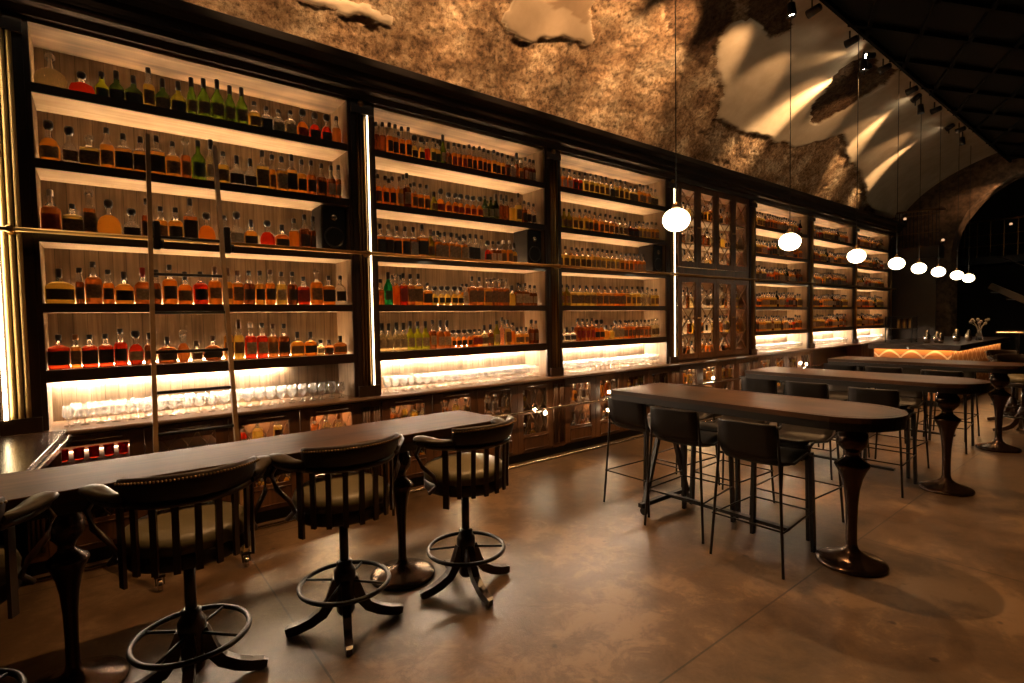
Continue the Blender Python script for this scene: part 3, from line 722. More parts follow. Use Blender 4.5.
RUNS3 = [
 ["s orange black white .25 .07 3", "s red black black .24 .07 2", "s gold black tan .26 .075 5", "q clear black black .22 .085 1", "s gold black tan .27 .075 3", "q gold black tan .22 .08 2", "s amber black cream .27 .07 3", "s pale black tan .25 .07 2"],
 ["s olive black tan .25 .07 3", "s gold black tan .27 .07 4", "s amber black tan .26 .075 4", "s pale black tan .25 .075 3", "t dark black black .22 .09 2", "s gold black cream .24 .07 3", "s amber black tan .26 .07 2"],
 ["s gold black tan .26 .075 6", "s gold black cream .27 .07 6", "s amber black tan .25 .07 3", "s orange black cream .26 .07 3"],
 ["s olive black tan .26 .08 2", "q gold black tan .25 .085 4", "q amber black tan .25 .085 3", "q orange black tan .25 .085 2", "s gold black tan .26 .08 3", "s pale black cream .26 .08 2", "s gold black tan .24 .07 2"],
 ["t clear black black .17 .085 3", "s brown black red .27 .07 4", "r orange black black .25 .075 2", "t gold black gold_ .18 .08 2", "q clear black cream .23 .08 2", "s orange black tan .24 .07 3", "s brown black tan .24 .07 4", "s pale glass tan .26 .075 2"]]
MIX = ["s orange black tan .26 .075 2", "q amber black cream .25 .085 2", "s brown black black .27 .075 2", "s gold black tan .26 .075 3", "t dark black black .22 .085 1", "r orange black black .22 .085 2", "w dgreen black cream .29 .07 1", "q gold black tan .25 .08 2", "s dark black cream .27 .075 1", "s pale black tan .27 .07 1", "s amber black cream .25 .075 3", "t red black tan .22 .08 1"]
def run_row(k, i, runs, jit=1.):
    xa = k * W + .07; xb = (k + 1) * W - .26 - (.31 if (i == 2 and k in (0, 1, 2)) else 0)
    seq = []
    for r in runs:
        q = r.split(); seq += [q[:6]] * int(q[6])
    # two staggered ranks until the row is filled
    tot = sum(float(q[5]) + .012 for q in seq)
    step = (xb - xa) / tot
    out = []
    x = xa
    for q in seq:
        wd = float(q[5]); adv = (wd + .012) * step
        out.append((x + adv / 2, q, min(wd * 1.22, adv * .94))); x += adv
    return out
def place_rows(k, i, runs):
    global n_ind
    out = run_row(k, i, runs); z = SH[i] + .003
    nm = {1: "bay past the ladder's", 2: "bay beside the lattice cabinet"}.get(k, '')
    for j, (x, q, w) in enumerate(out):
        kd, liq, cap, lab, h = K[q[0]], q[1], q[2], q[3], float(q[4]) * rnd.uniform(1.06, 1.10)
        lab = None if lab in ('-', 'gold_') else lab
        if n_ind < 285 and k in (1, 2):
            where = "second bay" if k == 1 else "third bay"
            ds = f"{LWORD[liq]} {KWORD[kd]}, {cap} {'stopper' if cap == 'glass' else 'cap'}, {ORD[j]} from ladder side, {SHN[i]}, {where}"
            bottle(x, .12 + rnd.uniform(-.01, .01), z, kd, w, h, liq, cap, lab, ds, 'bottles in the second bay' if k == 1 else 'bottles in the third bay', rnd.uniform(-.15, .15))
        else: far_bottle(x, .12, z, kd, w, h, liq, cap, lab, rnd.uniform(-.2, .2))
        # rear rank
        if (k >= 2 or q[0] in 'sqw') and rnd.random() < .34:
            far_bottle(x + rnd.uniform(.02, .045), .12 + .125, z, kd, min(w, .075), h * rnd.uniform(.95, 1.08), rnd.choice([liq, liq, 'amber', 'orange', 'brown']), 'black', lab, 0)
for i in range(5): place_rows(1, i, RUNS2[i])
for i in range(5): place_rows(2, i, RUNS3[i])
for k in (4, 5, 6):
    for i in range(5):
        rr = MIX[:]; rnd.shuffle(rr); place_rows(k, i, rr)
# display cabinet contents
for z, hmax in ((1.0, .30), (1.38, .32), (1.80, .36), (2.42, .32), (2.82, .32), (3.22, .34)):
    x = 3 * W + .12
    while x < 4 * W - .3:
        kd = rnd.choice(['std', 'std', 'square', 'round', 'squat']); w = rnd.uniform(.07, .10); liq = rnd.choice(['amber', 'orange', 'gold', 'brown', 'pale', 'clear', 'clear', 'dark'])
        far_bottle(x + w / 2, .2, z + .003, kd, w, rnd.uniform(.24, hmax), liq, rnd.choice(['black', 'black', 'brown', 'white']), rnd.choice(['cream', 'tan', 'black', 'white', None]), rnd.uniform(-.2, .2))
        x += w + rnd.uniform(.01, .05)
# bottles behind the base cabinet grilles
for k in range(5):
    for z in (.13, .588):
        x = k * W + .06
        while x < (k + 1) * W - .32:
            w = rnd.uniform(.06, .09)
            if not (k == 0 and z > .5 and x < 1.15):
                far_bottle(x + w / 2, .16, z + .003, rnd.choice(['std', 'squat', 'square']), w, rnd.uniform(.2, .29), rnd.choice(['amber', 'clear', 'gold', 'pale', 'brown', 'red' if k == 0 else 'clear']), rnd.choice(['black', 'copper', 'white']), rnd.choice(['cream', None, 'tan']))
            x += w + rnd.uniform(.02, .09)
o = far.build('whisky_bottle', FAR_LIST); tag(o, 'massed amber and golden bottles in the rear ranks, far bays and closed cabinets', 'bottles', kind='stuff')

# loudspeakers on the third shelf
def speaker(x0, x1, where):
    w = x1 - x0; xc = (x0 + x1) / 2
    t = empty('loudspeaker', (xc, .2, SH[2] + .003), 0, 'black bookshelf loudspeaker ' + where, 'loudspeaker', 'loudspeakers on the third shelf')
    h = .42
    MB().bbox((-w / 2, -.16, 0), (w / 2, .12, h), .012).build('cabinet', m_spk, t)
    R = Matrix.Rotation(PI / 2, 4, 'X')
    MB().lathe([(.02, .13), (.045, .142), (.078, .158), (.088, .168), (.092, .168), (.094, .158)], 24, T=Matrix.Translation((0, 0, h * .33)) @ R).build('woofer', m_cone, t)
    MB().lathe([(.03, .16), (.030, .166), (.018, .174), (.004, .178)], 20, T=Matrix.Translation((0, 0, h * .75)) @ R).build('tweeter', m_chrome, t)
speaker(1.925, 2.15, 'in the ladder bay beside its pilaster'); speaker(W + 1.93, W + 2.15, 'closing the third shelf of the second bay'); speaker(2 * W + 1.93, 2 * W + 2.15, 'in the bay before the lattice-door cabinet')

# stemmed glasses in the lit niche
gp = [(.026, 0), (.027, .004), (.006, .012), (.005, .040), (.012, .050), (.030, .066), (.036, .085), (.034, .110), (.030, .145), (.0275, .145), (.0315, .110), (.0335, .086), (.028, .070), (.004, .056)]
g = MB().lathe([(.0001, 0)] + gp, 14)
glass0 = None
for k in range(NB):
    if k == 3: continue
    lab = f"clear stemmed glass packed in the lit niche of {BAYNAMES[k]}"
    grp = 'glasses in the niche of ' + BAYNAMES[k]
    ny = 2
    for r_ in range(ny):
        x = k * W + .13 + (.04 if r_ % 2 else 0)
        while x < (k + 1) * W - .30:
            if glass0 is None:
                glass0 = g.build('stemmed_glass', m_tumbler); o = glass0
            else:
                o = glass0.copy(); col.objects.link(o)
            o.location = (x, .07 + r_ * .11, .966); tag(o, lab, 'glass', grp)
            x += .088 if k < 2 else .095
# red cups behind the first grilles
mred = glassmat('ruby glass', (.75, .06, .03), .4)
for j in range(5):
    b = MB().lathe([(.022, 0), (.028, .005), (.034, .082), (.032, .082), (.027, .010)], 14)
    o = b.build('ruby_tumbler', mred, None, (.09 + j * .085, .10, .7)); 
    o.location.z = .716
    tag(o, f'ruby glass tumbler, {ORD[j]} from the L-shaped corner inside the base cabinet', 'glass', 'ruby tumblers in the base cabinet')
# ------------------------------------------------------------------ bar table (L shape) with captain's stools
def pedestal_mb(h, s=1.):
    p = [(.205, 0), (.210, .012), (.205, .024), (.175, .036), (.12, .052), (.07, .075), (.043, .10), (.034, .13), (.033, .25), (.037, .38), (.047, .48), (.063, .55), (.086, .605), (.104, .635), (.100, .647), (.072, .665), (.045, .69), (.042, .715), (.058, .735), (.085, .765), (.092, .80), (.088, .835), (.07, .86), (.074, .91)]
    k = h / .91
    p = [(r * (s if z > .06 else 1), z * k) for r, z in p]
    return MB().lathe(p, 32)
BT = .98
t = empty('bar_table', (0, 0, 0), 0, 'long L-shaped walnut bar table on iron pedestals in front of the ladder bay', 'table')
def slab(pts, z0, z1, b, mat=0):
    n = len(pts); 
    b.rings([[(x, y, z) for x, y in pts] for z in (z0, z1)], mat, False)
b = MB(); slab([(-2.2, -1.87), (2.50, -1.87), (2.46, -1.345), (.04, -1.345), (-.7, -1.345), (-2.2, -1.345)], BT - .055, BT, b)
o = b.build('tabletop', m_top, t, bevel=.004)
b = MB(); slab([(-1.1, -1.342), (.02, -1.342), (.13, -.16), (-1.1, -.16)], BT - .055, BT, b)
b.build('return_top', wood('return top', (.012, .006, .003), (.04, .019, .009), .22, 'Y', spec=.08), t, bevel=.004)
MB().tube([(.036, -1.30, BT - .05), (.145, -.17, BT - .05)], 1, flat=(.012, .03)).build('metal_edge', m_chrome, t)
b = MB(); slab([(-2.1, -1.80), (2.40, -1.80), (2.38, -1.41), (-2.1, -1.41)], BT - .12, BT - .056, b); b.build('apron', m_dark, t)
for x in (.165, 1.82):
    o = pedestal_mb(BT - .12, .78).build('pedestal', m_iron, t); o.location = (x, -1.62, 0)
o = pedestal_mb(BT - .12, .78).build('pedestal', m_iron, t); o.location = (-1.6, -1.62, 0)
b = MB(); b.box((-.9, -.75, 0), (-.85, -.25, BT - .056)); b.build('end_panel', m_dark, t)

def make_captain():
    t = empty('captain_stool', (0, 0, 0))
    # cushion
    prof = [(.225, .70), (.247, .712), (.252, .745), (.243, .775), (.21, .792), (.12, .803), (.0005, .806)]
    MB().lathe(prof, 36).build('seat', m_seat, t)
    MB().lathe([(.20, .640), (.243, .645), (.252, .66), (.252, .70), (.245, .715), (.20, .715)], 36).build('seat_ring', m_leather, t)
    # back band: padded leather, square ended
    def ang(u): return math.radians(-90 + u)
    rs = []
    n = 25; UB = 58
    for i in range(n):
        u = -UB + 2 * UB * i / (n - 1); a = ang(u); e = abs(u) / UB
        zt = 1.070 - .012 * e * e; zb = .950
        R = .268
        th = .020
        ring = []
        for q in range(12):
            w_ = 2 * PI * q / 12; zz = (zt + zb) / 2 + (zt - zb) / 2 * math.copysign(abs(math.sin(w_)) ** .55, math.sin(w_)); rr = R + .03 * (zz - zb) / .12 + th * math.cos(w_)
            ring.append((rr * math.cos(a), rr * math.sin(a) * 1.04, zz))
        rs.append(ring)
    MB().rings(rs, 0, True).build('back_rest', m_leather, t)
    nb = MB()
    for i in range(45):
        u = -UB + 2 + (2 * UB - 4) * i / 44; a = ang(u); R = .318
        nb.sphere((R * math.cos(a), R * math.sin(a) * 1.04, 1.052 - .012 * (u / UB) ** 2), .0055, 6, 4)
    nb.build('nail_trim', m_brassd, t)
    # bent rail under the band
    MB().tube([(.270 * math.cos(ang(u)), .270 * math.sin(ang(u)) * 1.04, .940) for u in range(-72, 73, 6)], .016, 8).build('back_rail', m_stoolwood, t)
    for s_ in (-1, 1):
        # arm: flat scroll with padded top
        path = [(.235 * s_, -.165, .975), (.262 * s_, -.125, .972), (.292 * s_, -.075, .975), (.318 * s_, -.025, .985), (.332 * s_, .020, .990), (.330 * s_, .052, .985)]
        rs = []
        for i, p in enumerate(path):
            ww = (.022, .028, .038, .048, .046, .026)[i]
            ring = []
            for q in range(12):
                w_ = 2 * PI * q / 12; ring.append((p[0] + ww * math.cos(w_), p[1], p[2] + .018 * math.copysign(abs(math.sin(w_)) ** .7, math.sin(w_))))
            rs.append(ring)
        a = MB().rings(rs, 0, True).build('arm_pad', m_arm, t)
        MB().tube([(p[0], p[1], p[2] - .026) for p in path], [.014, .016, .020, .024, .022, .012], 8).build('arm', m_stoolwood, t)
        MB().tube([(.322 * s_, .025, .955), (.350 * s_, .035, .90), (.335 * s_, .00, .83), (.285 * s_, -.04, .77), (.262 * s_, -.04, .71), (.285 * s_, .0, .665), (.25 * s_, .03, .655)], [.014, .013, .013, .013, .013, .013, .012], 8).build('arm_support', m_stoolwood, t)
    # flat spindles
    for i in range(9):
        u = -68 + 136 * i / 8; a = ang(u); endp = i in (0, 8)
        zb = .585 if endp else .645; wd = .036 if endp else .026
        r0, r1 = .268, .270
        b = MB(); b.tube([(r0 * math.cos(a), r0 * math.sin(a), zb), (r0 * math.cos(a), r0 * math.sin(a), .72), (r1 * math.cos(a), r1 * math.sin(a) * 1.03, .95)], 1, flat=(wd, .014), up=(math.cos(a), math.sin(a), 0))
        b.build('spindle', m_stoolwood, t)
    MB().tube([(0, 0, .30), (0, 0, .645)], .024, 14).build('post', m_stoolwood, t)
    hub = [(.035, .07), (.048, .09), (.050, .22), (.052, .25), (.058, .27), (.058, .31), (.050, .325), (.040, .34), (.043, .36), (.03, .37)]
    h = MB().lathe(hub, 16).build('hub', m_stoolwood, t)
    b = MB(); b.tube([(.235 * math.cos(2 * PI * i / 40), .235 * math.sin(2 * PI * i / 40), .245) for i in range(40)], .0125, 8, closed=True)
    b.build('foot_ring', m_black, t)
    for i in range(4):
        a = PI / 4 + i * PI / 2
        MB().tube([(.045 * math.cos(a), .045 * math.sin(a), .255), (.232 * math.cos(a), .232 * math.sin(a), .245)], .007, 6).build('spoke', m_black, t)
    for i in range(4):
        a = math.radians(-18) + i * PI / 2; c, s_ = math.cos(a), math.sin(a)
        pp = [(.040, .265), (.058, .215), (.080, .15), (.12, .095), (.18, .06), (.24, .040), (.29, .033), (.308, .030)]
        MB().tube([(r * c, r * s_, z) for r, z in pp], [1, 1.05, 1.1, 1.1, 1.05, 1., .95, .7], flat=(.040, .050)).build('leg', m_stoolwood, t)
    return t
cap0 = make_captain()
# give the legs feet that reach the floor
caps = [((.60, -1.95), .04, 'captain stool with olive seat, third from the free end of the bar table'),
        ((-.21, -1.92), -.12, 'captain stool cut off by the photo edge, fourth from the bar table free end'),
        ((1.325, -1.93), .0, 'captain stool with olive seat, second from the free end, before an iron pedestal'),
        ((2.07, -2.0), .20, 'captain stool with olive seat at the free end of the bar table'),
        ((10.1, -3.45), PI * .72, 'dark captain stool beside the lit tiled bar, the one overlapping the table'),
        ((11.1, -3.2), PI * .80, 'dark captain stool beside the lit tiled bar, set deeper into the room')]
for i, ((x, y), rz, lb) in enumerate(caps):
    o = cap0 if i == 0 else copy_tree(cap0)
    o.location = (x, y, -.004); o.rotation_euler.z = rz; tag(o, lb, 'bar stool', "captain's stools")

# ------------------------------------------------------------------ high tables with sling stools
def high_table(xc, lab):
    t = empty('high_table', (xc, 0, 0), 0, lab, 'table', 'long high tables with round ends')
    H = 1.034; y0, y1, r = -1.66, -3.71, .352
    pts = [(r, y0), (-r, y0)] + [(-r * math.cos(a), y1 + r - r * math.sin(a)) for a in [PI * k / 20 for k in range(21)]]
    b = MB(); slab(pts, H - .035, H, b, 0); b.build('tabletop', m_topy, t)
    q = [(x * .99, y + (.003 if y > -2 else 0)) for x, y in pts]
    b = MB(); slab([(x * .985, (y + 2.7) * .995 - 2.7) for x, y in pts], H - .085, H - .036, b, 0); b.build('edge_band', m_black, t)
    # inlaid border line
    inner = [(x * .90, (y + 2.7) * .965 - 2.7) for x, y in pts]
    MB().tube([(x, y, H + .0005) for x, y in inner], 1, flat=(.006, .001), closed=True).build('inlay', m_dark, t)
    o = pedestal_mb(H - .085).build('pedestal', m_iron, t); o.location = (.03, -3.41, 0)
    tr = MB(); 
    for s_ in (-1, 1):
        tr.tube([(.0, -1.98, H - .09), (s_ * .30, -1.98, .10)], 1, flat=(.035, .035))
    tr.box((-.36, -2.0, .075), (.36, -1.96, .11)); tr.box((.02, -3.0, .085), (.07, -2.0, .11)); tr.box((-.28, -2.02, H - .115), (.28, -1.94, H - .086))
    tr.build('trestle', m_black, t)
    for s_ in (-1, 1):
        c = MB(); c.box((s_ * .31 - .02, -2.0, .066), (s_ * .31 + .02, -1.96, .075)); c.lathe([(.032, -.012), (.035, -.008), (.035, .008), (.032, .012)], 16, T=Matrix.Translation((s_ * .31, -1.98, .035)) @ Matrix.Rotation(PI / 2, 4, 'Y'))
        c.build('caster', m_black, t)
    return t
TX = (4.17, 6.47, 8.76)
high_table(TX[0], 'long high table standing apart in front, largest of the three round-ended ones')
high_table(TX[1], 'middle of the three long high tables with round ends')
high_table(TX[2], 'long high table just before the tiled bar, last of three')

def make_sling():
    t = empty('sling_stool', (0, 0, 0))
    # back and seat: one leather sling, back leaning, rolled over the front
    def sheet(path, wf, th=.014):
        rs = []
        n = len(path)
        for i, (y, z) in enumerate(path):
            y0, z0 = path[max(i - 1, 0)]; y1, z1 = path[min(i + 1, n - 1)]; L = math.hypot(y1 - y0, z1 - z0); ny, nz = -(z1 - z0) / L, (y1 - y0) / L
            w = wf(i / (n - 1)) / 2; sag = .0
            row = []
            for s_ in (1, -1):
                xs = [-w, -w * .6, 0, w * .6, w] if s_ == 1 else [w, w * .6, 0, -w * .6, -w]
                for x in xs:
                    sg = .012 * (1 - (x / w) ** 2)
                    row.append((x, y + ny * th / 2 * s_ - ny * sg, z + nz * th / 2 * s_ - nz * sg))
            rs.append(row)
        return MB().rings(rs, 0, True)
    sheet([(-.282, .965), (-.280, .95), (-.270, .88), (-.258, .81), (-.245, .765), (-.225, .735)], lambda u: .385).build('backrest', m_blkleather, t)
    sheet([(-.232, .745), (-.17, .690), (-.08, .675), (.04, .690), (.14, .712), (.21, .722), (.25, .712), (.270, .682), (.270, .64)], lambda u: .385).build('seat', m_blkleather, t)
    for s_ in (-1, 1):
        MB().tube([(s_ * .195, -.268, .955), (s_ * .198, -.258, .83), (s_ * .206, -.252, .69), (s_ * .245, -.288, 0)], .0095, 8).build('leg', m_black, t)
        MB().tube([(s_ * .198, .258, .70), (s_ * .215, .272, 0)], 1, flat=(.045, .022)).build('leg', m_black, t)
        MB().tube([(s_ * .211, -.255, .72), (s_ * .210, -.05, .680), (s_ * .208, .18, .71), (s_ * .206, .252, .68)], .009, 8).build('seat_rail', m_black, t)
    z = .29
    b = MB(); b.tube([(-.24, -.272, z), (.24, -.272, z), (.215, .262, z), (-.215, .262, z)], .0065, 6, closed=True)
    b.build('foot_rest', m_black, t)
    return t
sl0 = make_sling(); first = True
YS = (-1.79, -2.34, -2.97); YO = (-1.72, -2.30, -2.86); XS = (-.03, -.17, -.25); XO_ = (.60, .50, .47); RS = (.0, .08, .03)
pos = ['place by the shelves', 'middle place', 'place by the pedestal']
tn = ['first high table', 'middle high table', 'last high table']
for ti, xc in enumerate(TX):
    for side in (0, 1):
        for j in range(3):
            o = sl0 if first else copy_tree(sl0); first = False
            if side == 0: o.location = (xc + XS[j], YS[j], 0); o.rotation_euler.z = -PI / 2 + RS[j]
            else: o.location = (xc + XO_[j], YO[j], 0); o.rotation_euler.z = PI / 2
            tag(o, f"black leather sling stool, {'near' if side == 0 else 'far'} side of the {tn[ti]}, {pos[j]}", 'bar stool', 'sling stools at the high tables')

# ------------------------------------------------------------------ pendants and spotlights
GP = [(4.10, -2.14), (6.28, -2.08), (8.55, -1.96), (10.35, -1.92), (11.75, -1.86), (13.05, -1.84), (14.6, -1.80), (16.0, -1.72)]
for i, (x, y) in enumerate(GP):
    zz = 2.46 - .004 * i; 
    lab = ('white opal globe pendant hanging over ' + ['the first and largest-looking high table', 'the middle high table', 'the last high table'][i]) if i < 3 else f"white opal globe pendant, {ORD[i]} along the receding row"
    t = empty('pendant_lamp', (x, y, zz), 0, lab, 'pendant lamp', 'globe pendants in a row')
    r = .110
    MB().sphere((0, 0, 0), r, 28, 18, sz=.86).build('globe', m_globe, t)
    MB().lathe([(.018, .090), (.034, .092), (.034, .12), (.012, .14), (.004, .155)], 16).build('cap', m_brassd, t)
    yo = CE_Y + .05 - y
    MB().tube([(0, 0, .15), (0, min(0, 0), CE_Z + .8 - zz)], .0045, 6).build('cord', m_black, t)
    ld = bpy.data.lights.new('glow', 'POINT'); ld.energy = 9; ld.color = WARM; ld.shadow_soft_size = r

def spot(x, y, z, tx, ty, tz, energy, size, blend, lab, lens=False, color=WARM):
    P = Vector((x, y, z)); D = (Vector((tx, ty, tz)) - P).normalized()
    Q = D.to_track_quat('-Z', 'Y')
    t = empty('spotlight', (x, y, z), 0, lab, 'spotlight', 'black spotlights along the ceiling edge')
    T = Q.to_matrix().to_4x4()
    MB().lathe([(.030, .10), (.042, .09), (.045, .02), (.050, -.05), (.046, -.05), (.040, -.01)], 16, T=T).build('housing', m_black, t)
    MB().tube([(0, 0, CE_Z + .0 - z), (0, 0, .05)], .010, 8).build('bracket', m_black, t)
    MB().lathe([(.036, -.02), (.036, -.012)], 16, T=T).build('lens', m_spotlens, t)
    ld = bpy.data.lights.new('spot_beam', 'SPOT'); ld.energy = energy; ld.color = color; ld.spot_size = math.radians(size); ld.spot_blend = blend; ld.shadow_soft_size = .03
    lo = bpy.data.objects.new('spot_beam', ld); col.objects.link(lo); lo.parent = t; lo.rotation_mode = 'QUATERNION'; lo.rotation_quaternion = Q; lo.location = D * .06
def vw(px, py):
    x, s = vhit(px, py); return vpt(x, s / 3.4)
# wall washers
def washer(sx, sy, tpx, tpy, e, size, n, blend=1., off=.16):
    x, a_ = vhit(sx, sy); th = a_ / 3.4
    p = vpt(x, th, -off); q = vw(tpx, tpy)
    spot(p.x, p.y, p.z, q.x, q.y, q.z, e, size, blend, n, color=(1., .64, .32))
for j, (x, e) in enumerate([(-1.2, 140), (0.1, 260), (1.3, 420), (2.5, 520), (3.6, 480), (4.7, 430), (5.7, 520), (6.8, 120), (7.9, 55), (9.1, 60), (10.3, 55), (11.6, 45), (13.2, 40)]):
    spot(x, CE_Y + .06, 5.08, x + .15, .0, 4.72, e, 56, .7, f"black wall-washing spotlight, {ORD[j]} along the ceiling edge from the bar table end", color=(1., .60, .29))
washer(858, 62, 768, 124, 620, 40, 'black spotlight at the ceiling edge casting the first bright plaster streak')
washer(910, 92, 842, 160, 560, 32, 'black spotlight casting the middle bright plaster streak')
washer(944, 122, 868, 180, 520, 28, 'black spotlight casting the third bright plaster streak')
washer(862, 48, 800, 60, 40, 30, 'small black spotlight brushing the upper plaster')
# downlights, seen as star points
for i, (x, e) in enumerate([(-.4, 80), (1.7, 420), (4.0, 640), (6.5, 600), (8.65, 480), (11.2, 300), (13.9, 220)]):
    spot(x, -1.99, 5.02, x, -2.35, 0, e, 95, .9, ['black downlight over the L-shaped end of the bar table', 'black downlight over the free end of the bar table', 'black downlight over the first high table', 'bright star-like downlight high above the middle high table', 'bright star-like downlight above the last high table', 'black downlight short of the tiled bar', 'bright star-like downlight above the tiled bar'][i], True)
spot(17.2, -2.6, 4.7, 17.8, -1.35, 4.35, 110, 42, .6, 'spotlight grazing the rough stone arch at the far end', color=(1., .55, .25))

# ------------------------------------------------------------------ far bar island
def scallop():
    m, nt, b = newmat('scalloped terracotta tile'); L = nt.links.new
    tc = N(nt, 'ShaderNodeTexCoord'); sp = N(nt, 'ShaderNodeSeparateXYZ'); L(tc.outputs['Object'], sp.inputs[0])
    ad = N(nt, 'ShaderNodeMath', operation='ADD'); L(sp.outputs[0], ad.inputs[0]); L(sp.outputs[1], ad.inputs[1])
    def wave(sign):
        mu = N(nt, 'ShaderNodeMath', operation='MULTIPLY'); L(ad.outputs[0], mu.inputs[0]); mu.inputs[1].default_value = PI / .34
        sn = N(nt, 'ShaderNodeMath', operation='SINE'); L(mu.outputs[0], sn.inputs[0])
        sc = N(nt, 'ShaderNodeMath', operation='MULTIPLY_ADD'); L(sn.outputs[0], sc.inputs[0]); sc.inputs[1].default_value = .12 * sign; L(sp.outputs[2], sc.inputs[2])
        d = N(nt, 'ShaderNodeMath', operation='DIVIDE'); L(sc.outputs[0], d.inputs[0]); d.inputs[1].default_value = .34
        f = N(nt, 'ShaderNodeMath', operation='FRACT'); L(d.outputs[0], f.inputs[0])
        s2 = N(nt, 'ShaderNodeMath', operation='SUBTRACT'); L(f.outputs[0], s2.inputs[0]); s2.inputs[1].default_value = .5
        ab = N(nt, 'ShaderNodeMath', operation='ABSOLUTE'); L(s2.outputs[0], ab.inputs[0]); return ab.outputs[0]
    mn = N(nt, 'ShaderNodeMath', operation='MINIMUM'); L(wave(1), mn.inputs[0]); L(wave(-1), mn.inputs[1])
    n = N(nt, 'ShaderNodeTexNoise', Scale=5.); L(tc.outputs['Object'], n.inputs['Vector'])
    o = ramp(nt, mn.outputs[0], [(.04, (.75, .55, .33)), (.07, (.42, .17, .05))])
    L(o, b.inputs['Base Color']); b.inputs['Roughness'].default_value = .4
    return m
m_tile = scallop()
t = empty('bar_island', (11.7, -2.46, 0), 0, 'dark topped island bar with glowing scalloped tile front at the far end', 'bar')
BW = 4.2
MB().box((0, 0, 1.04), (BW, 1.35, 1.10)).build('bar_top', m_dark, t)
MB().box((.14, .14, .10), (BW - .1, 1.30, 1.039)).build('tile_front', m_tile, t)
MB().box((.18, .18, 0), (BW - .12, 1.25, .10)).build('plinth', m_black, t)
MB().box((.085, .085, 1.020), (.105, 1.3, 1.036)).build('light_strip', m_ledb, t)
MB().box((.11, .085, 1.020), (BW - .1, .105, 1.036)).build('light_strip', m_ledb, t)
b = MB(); b.box((0, 0, 1.005), (.02, 1.35, 1.04)); b.box((.02, 0, 1.005), (BW, .02, 1.04)); b.build('fascia', m_dark, t)
# things on the bar
t = empty('bottle_rack', (12.35, -1.62, 1.10), 0, 'dark open metal rack holding three brass cylinders on the far bar', 'rack')
b = MB()
for x in (0, .30):
    for y in (0, .42): b.box((x, y, 0), (x + .02, y + .02, .5))
for z in (.02, .25, .48): b.box((0, 0, z), (.32, .44, z + .015))
b.build('frame', m_black, t)
for j in range(3): 
    MB().lathe([(.03, .266), (.032, .28), (.032, .44), (.02, .45)], 12, cx=.12, cy=.06 + .09 * j).build('canister', m_brass, t)
for j, (x, y, s_) in enumerate([(12.3, -1.86, 1), (12.5, -1.96, .9), (12.35, -2.05, .8), (13.2, -2.1, 1), (13.6, -2.2, .9)]):
    b = MB().lathe([(.04 * s_, 0), (.055 * s_, .02), (.06 * s_, .14 * s_), (.03 * s_, .18 * s_), (.026 * s_, .24 * s_)], 14)
    o = b.build('shaker', m_chrome, None, (x, y, 1.10)); tag(o, ['steel cocktail shaker right against the dark rack', 'steel shaker behind the one by the dark rack', 'small steel shaker at the front of the bar group', 'steel shaker at the middle of the far bar', 'steel shaker standing last along the far bar'][j], 'shaker', 'shakers on the far bar')
t = empty('garnish_vase', (13.9, -2.3, 1.10), 0, 'small glass vase with pale sprigs standing on the far bar', 'vase')
MB().lathe([(.05, 0), (.06, .02), (.05, .12), (.03, .16), (.04, .2)], 14).build('vase', m_clear, t)
b = MB()
for j in range(9):
    a = j * 2.4; b.tube([(0, 0, .14), (.05 * math.cos(a), .05 * math.sin(a), .28), (.13 * math.cos(a), .13 * math.sin(a), .36 + .04 * math.sin(j))], .004, 5); b.sphere((.13 * math.cos(a), .13 * math.sin(a), .37 + .04 * math.sin(j)), .028, 8, 6)
b.build('sprigs', simple('pale petals', (.5, .42, .34), .7), t)
t = empty('serving_tray', (12.9, -3.1, 1.02), 0, 'flat dark tray on a stand behind the stools beside the tiled bar', 'tray')
MB().bbox((0, 0, .25), (1.0, .4, .28), .01).build('tray', m_chrome, t); MB().box((.45, .15, -1.02), (.5, .2, .25)).build('stand', m_black, t); MB().bbox((.3, .05, -1.02), (.65, .3, -.98), .01).build('foot', m_black, t)

# mezzanine above the far bar
t = empty('mezzanine', (16.95, 0, 3.2), 0, 'dark steel mezzanine with slatted railing above the far bar', 'mezzanine')
MB().box((0, -.95, -.15), (.5, .44, .15)).build('deck', m_black, t)
b = MB()
for z in (1.1,): b.tube([(0, .44, z), (0, -.95, z - .05), (.5, -.95, z)], .03, 6)
for z in (.95, .5): b.tube([(0, .44, z), (0, -.95, z)], .012, 6)
b.build('handrail', m_brassd, t)
b = MB()
for i in range(18): b.box((-.008, .42 - i * .078, .15), (.008, .435 - i * .078, 1.08))
b.build('balusters', m_black, t)
MB().box((.05, -.9, -3.2), (.1, .44, -.15)).build('screen', m_wall, t)
t = empty('gallery', (20.0, 0, 3.0), 0, 'dark upper gallery with steel railing seen through the far arch', 'gallery')
MB().box((0, -8.8, 0), (1.9, 2.3, .2)).build('deck', m_black, t)
b = MB(); b.tube([(0, -8.8, 1.2), (0, 2.3, 1.2)], .03, 6); 
for i in range(40): b.box((-.01, -8.7 + i * .28, .2), (.01, -8.68 + i * .28, 1.2))
for z in (.5, .8): b.tube([(0, -8.8, z), (0, 2.3, z)], .012, 6)
b.build('railing', m_brassd, t)
MB().box((-.1, -3.05, -3), (.1, -2.85, 3.2)).build('post', m_black, t)
MB().box((1.2, -8.8, -3), (1.25, 2.3, 0)).build('screen', m_wall, t)
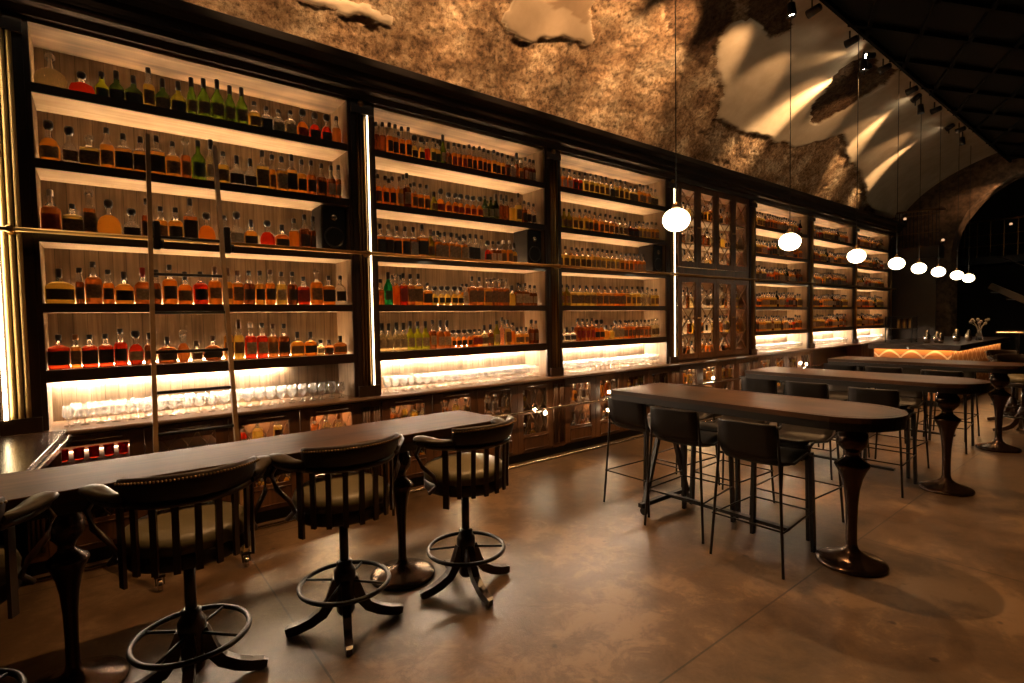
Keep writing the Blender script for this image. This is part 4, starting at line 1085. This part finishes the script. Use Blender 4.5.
# stair
t = empty('staircase', (18.9, -1.6, 0), 0, 'open stair with a pale sloping stringer beyond the tiled bar', 'stairs')
MB().tube([(0, 0, 2.35), (0, -2.6, .75)], 1, flat=(.06, .16)).build('stringer', simple('stair stringer', (.14, .09, .05), .5), t)
for i in range(8): MB().box((.04, -.25 - .32 * i, 2.16 - .2 * i), (.95, .0 - .32 * i, 2.19 - .2 * i)).build('tread', m_dark, t)
MB().tube([(0, 0, 3.2), (0, -2.6, 1.6)], .02, 8).build('handrail', m_black, t)
MB().tube([(0, -1.3, 2.4), (0, -1.3, 1.6)], .012, 6).build('handrail_post', m_black, t)
t = empty('exit_sign', (19.9, .85, 2.25), 0, 'tiny green lit sign on the dark wall beyond the shelving', 'sign')
MB().box((-.02, -.13, 0), (0, .13, .10)).build('panel', m_green, t); MB().box((0, -.14, -.01), (.04, .14, .11)).build('housing', m_black, t)

for j, (px, py, xx, nm) in enumerate([(943, 240, 16.93, 'tiny added glowing glint on the mezzanine above the far bar'), (905, 219, 16.88, 'tiny added glowing glint by the mezzanine railing near the shelving end'), (1011, 224, 19.9, 'tiny added glowing glint in the upper gallery beyond the arch')]):
    p = on(0, xx, px, py)  # glowing specks added to stand for faint glints upstairs, not actual lamps
    t = empty('added_glint', p, 0, nm, 'lamp', 'added glints upstairs')
    MB().sphere((0, 0, 0), .035, 10, 8).build('bulb', m_small, t); MB().lathe([(.03, -.09), (.035, -.03), (.02, -.03)], 12).build('holder', m_black, t)
spot(18.3, -2.6, 4.6, 18.9, -2.8, 1.4, 70, 50, .7, 'added spotlight brightening the open stair', color=(1., .6, .3))  # extra lamp, added only to lift the dim stair
# star-bright little lamps by the cabinet rail
for j, (px, py, nm) in enumerate([(534.5, 410, 'duller of the pair near the rail'), (545, 413, 'brighter of the pair near the rail'), (609, 392, 'upper one beside the first high table corner'), (608, 410, 'lower one beside the first high table corner'), (713, 378, 'brightest one beyond the first high table'), (782, 381, 'under the middle table top'), (800, 363, 'nearer one of the far pair'), (806, 364, 'deeper one of the far pair')]):
    p = on(1, -.10, px, py)
    if p.x > 11.9: continue
    z = max(.62, p.z) if abs(p.z - .61) > .1 else p.z
    t = empty('rail_lamp', (p.x, -.085, p.z), 0, 'tiny bright lamp on the cabinets, ' + nm, 'lamp', 'tiny lamps on the base cabinets')
    T = Matrix.Rotation(PI / 2, 4, 'X')
    MB().lathe([(.020, -.017), (.022, 0), (.020, .012)], 14, T=T).build('housing', m_brass, t)
    MB().sphere((0, -.020, 0), .020, 12, 8).build('bulb', m_puck, t)

# ------------------------------------------------------------------ light balance, world, view
w = bpy.data.worlds.new('world'); scn.world = w; w.use_nodes = True
w.node_tree.nodes['Background'].inputs[0].default_value = (1., .55, .25, 1); w.node_tree.nodes['Background'].inputs[1].default_value = .004
for o in bpy.data.lights: pass
vs = scn.view_settings; vs.view_transform = 'Standard'; vs.look = 'None'; vs.gamma = 1; vs.use_curve_mapping = False; vs.exposure = 0.0
cy = scn.cycles
cy.use_denoising = True; cy.max_bounces = 10; cy.transmission_bounces = 8; cy.diffuse_bounces = 4; cy.glossy_bounces = 4; cy.transparent_max_bounces = 8
cy.sample_clamp_indirect = 4; cy.caustics_reflective = False; cy.caustics_refractive = True; cy.blur_glossy = .5
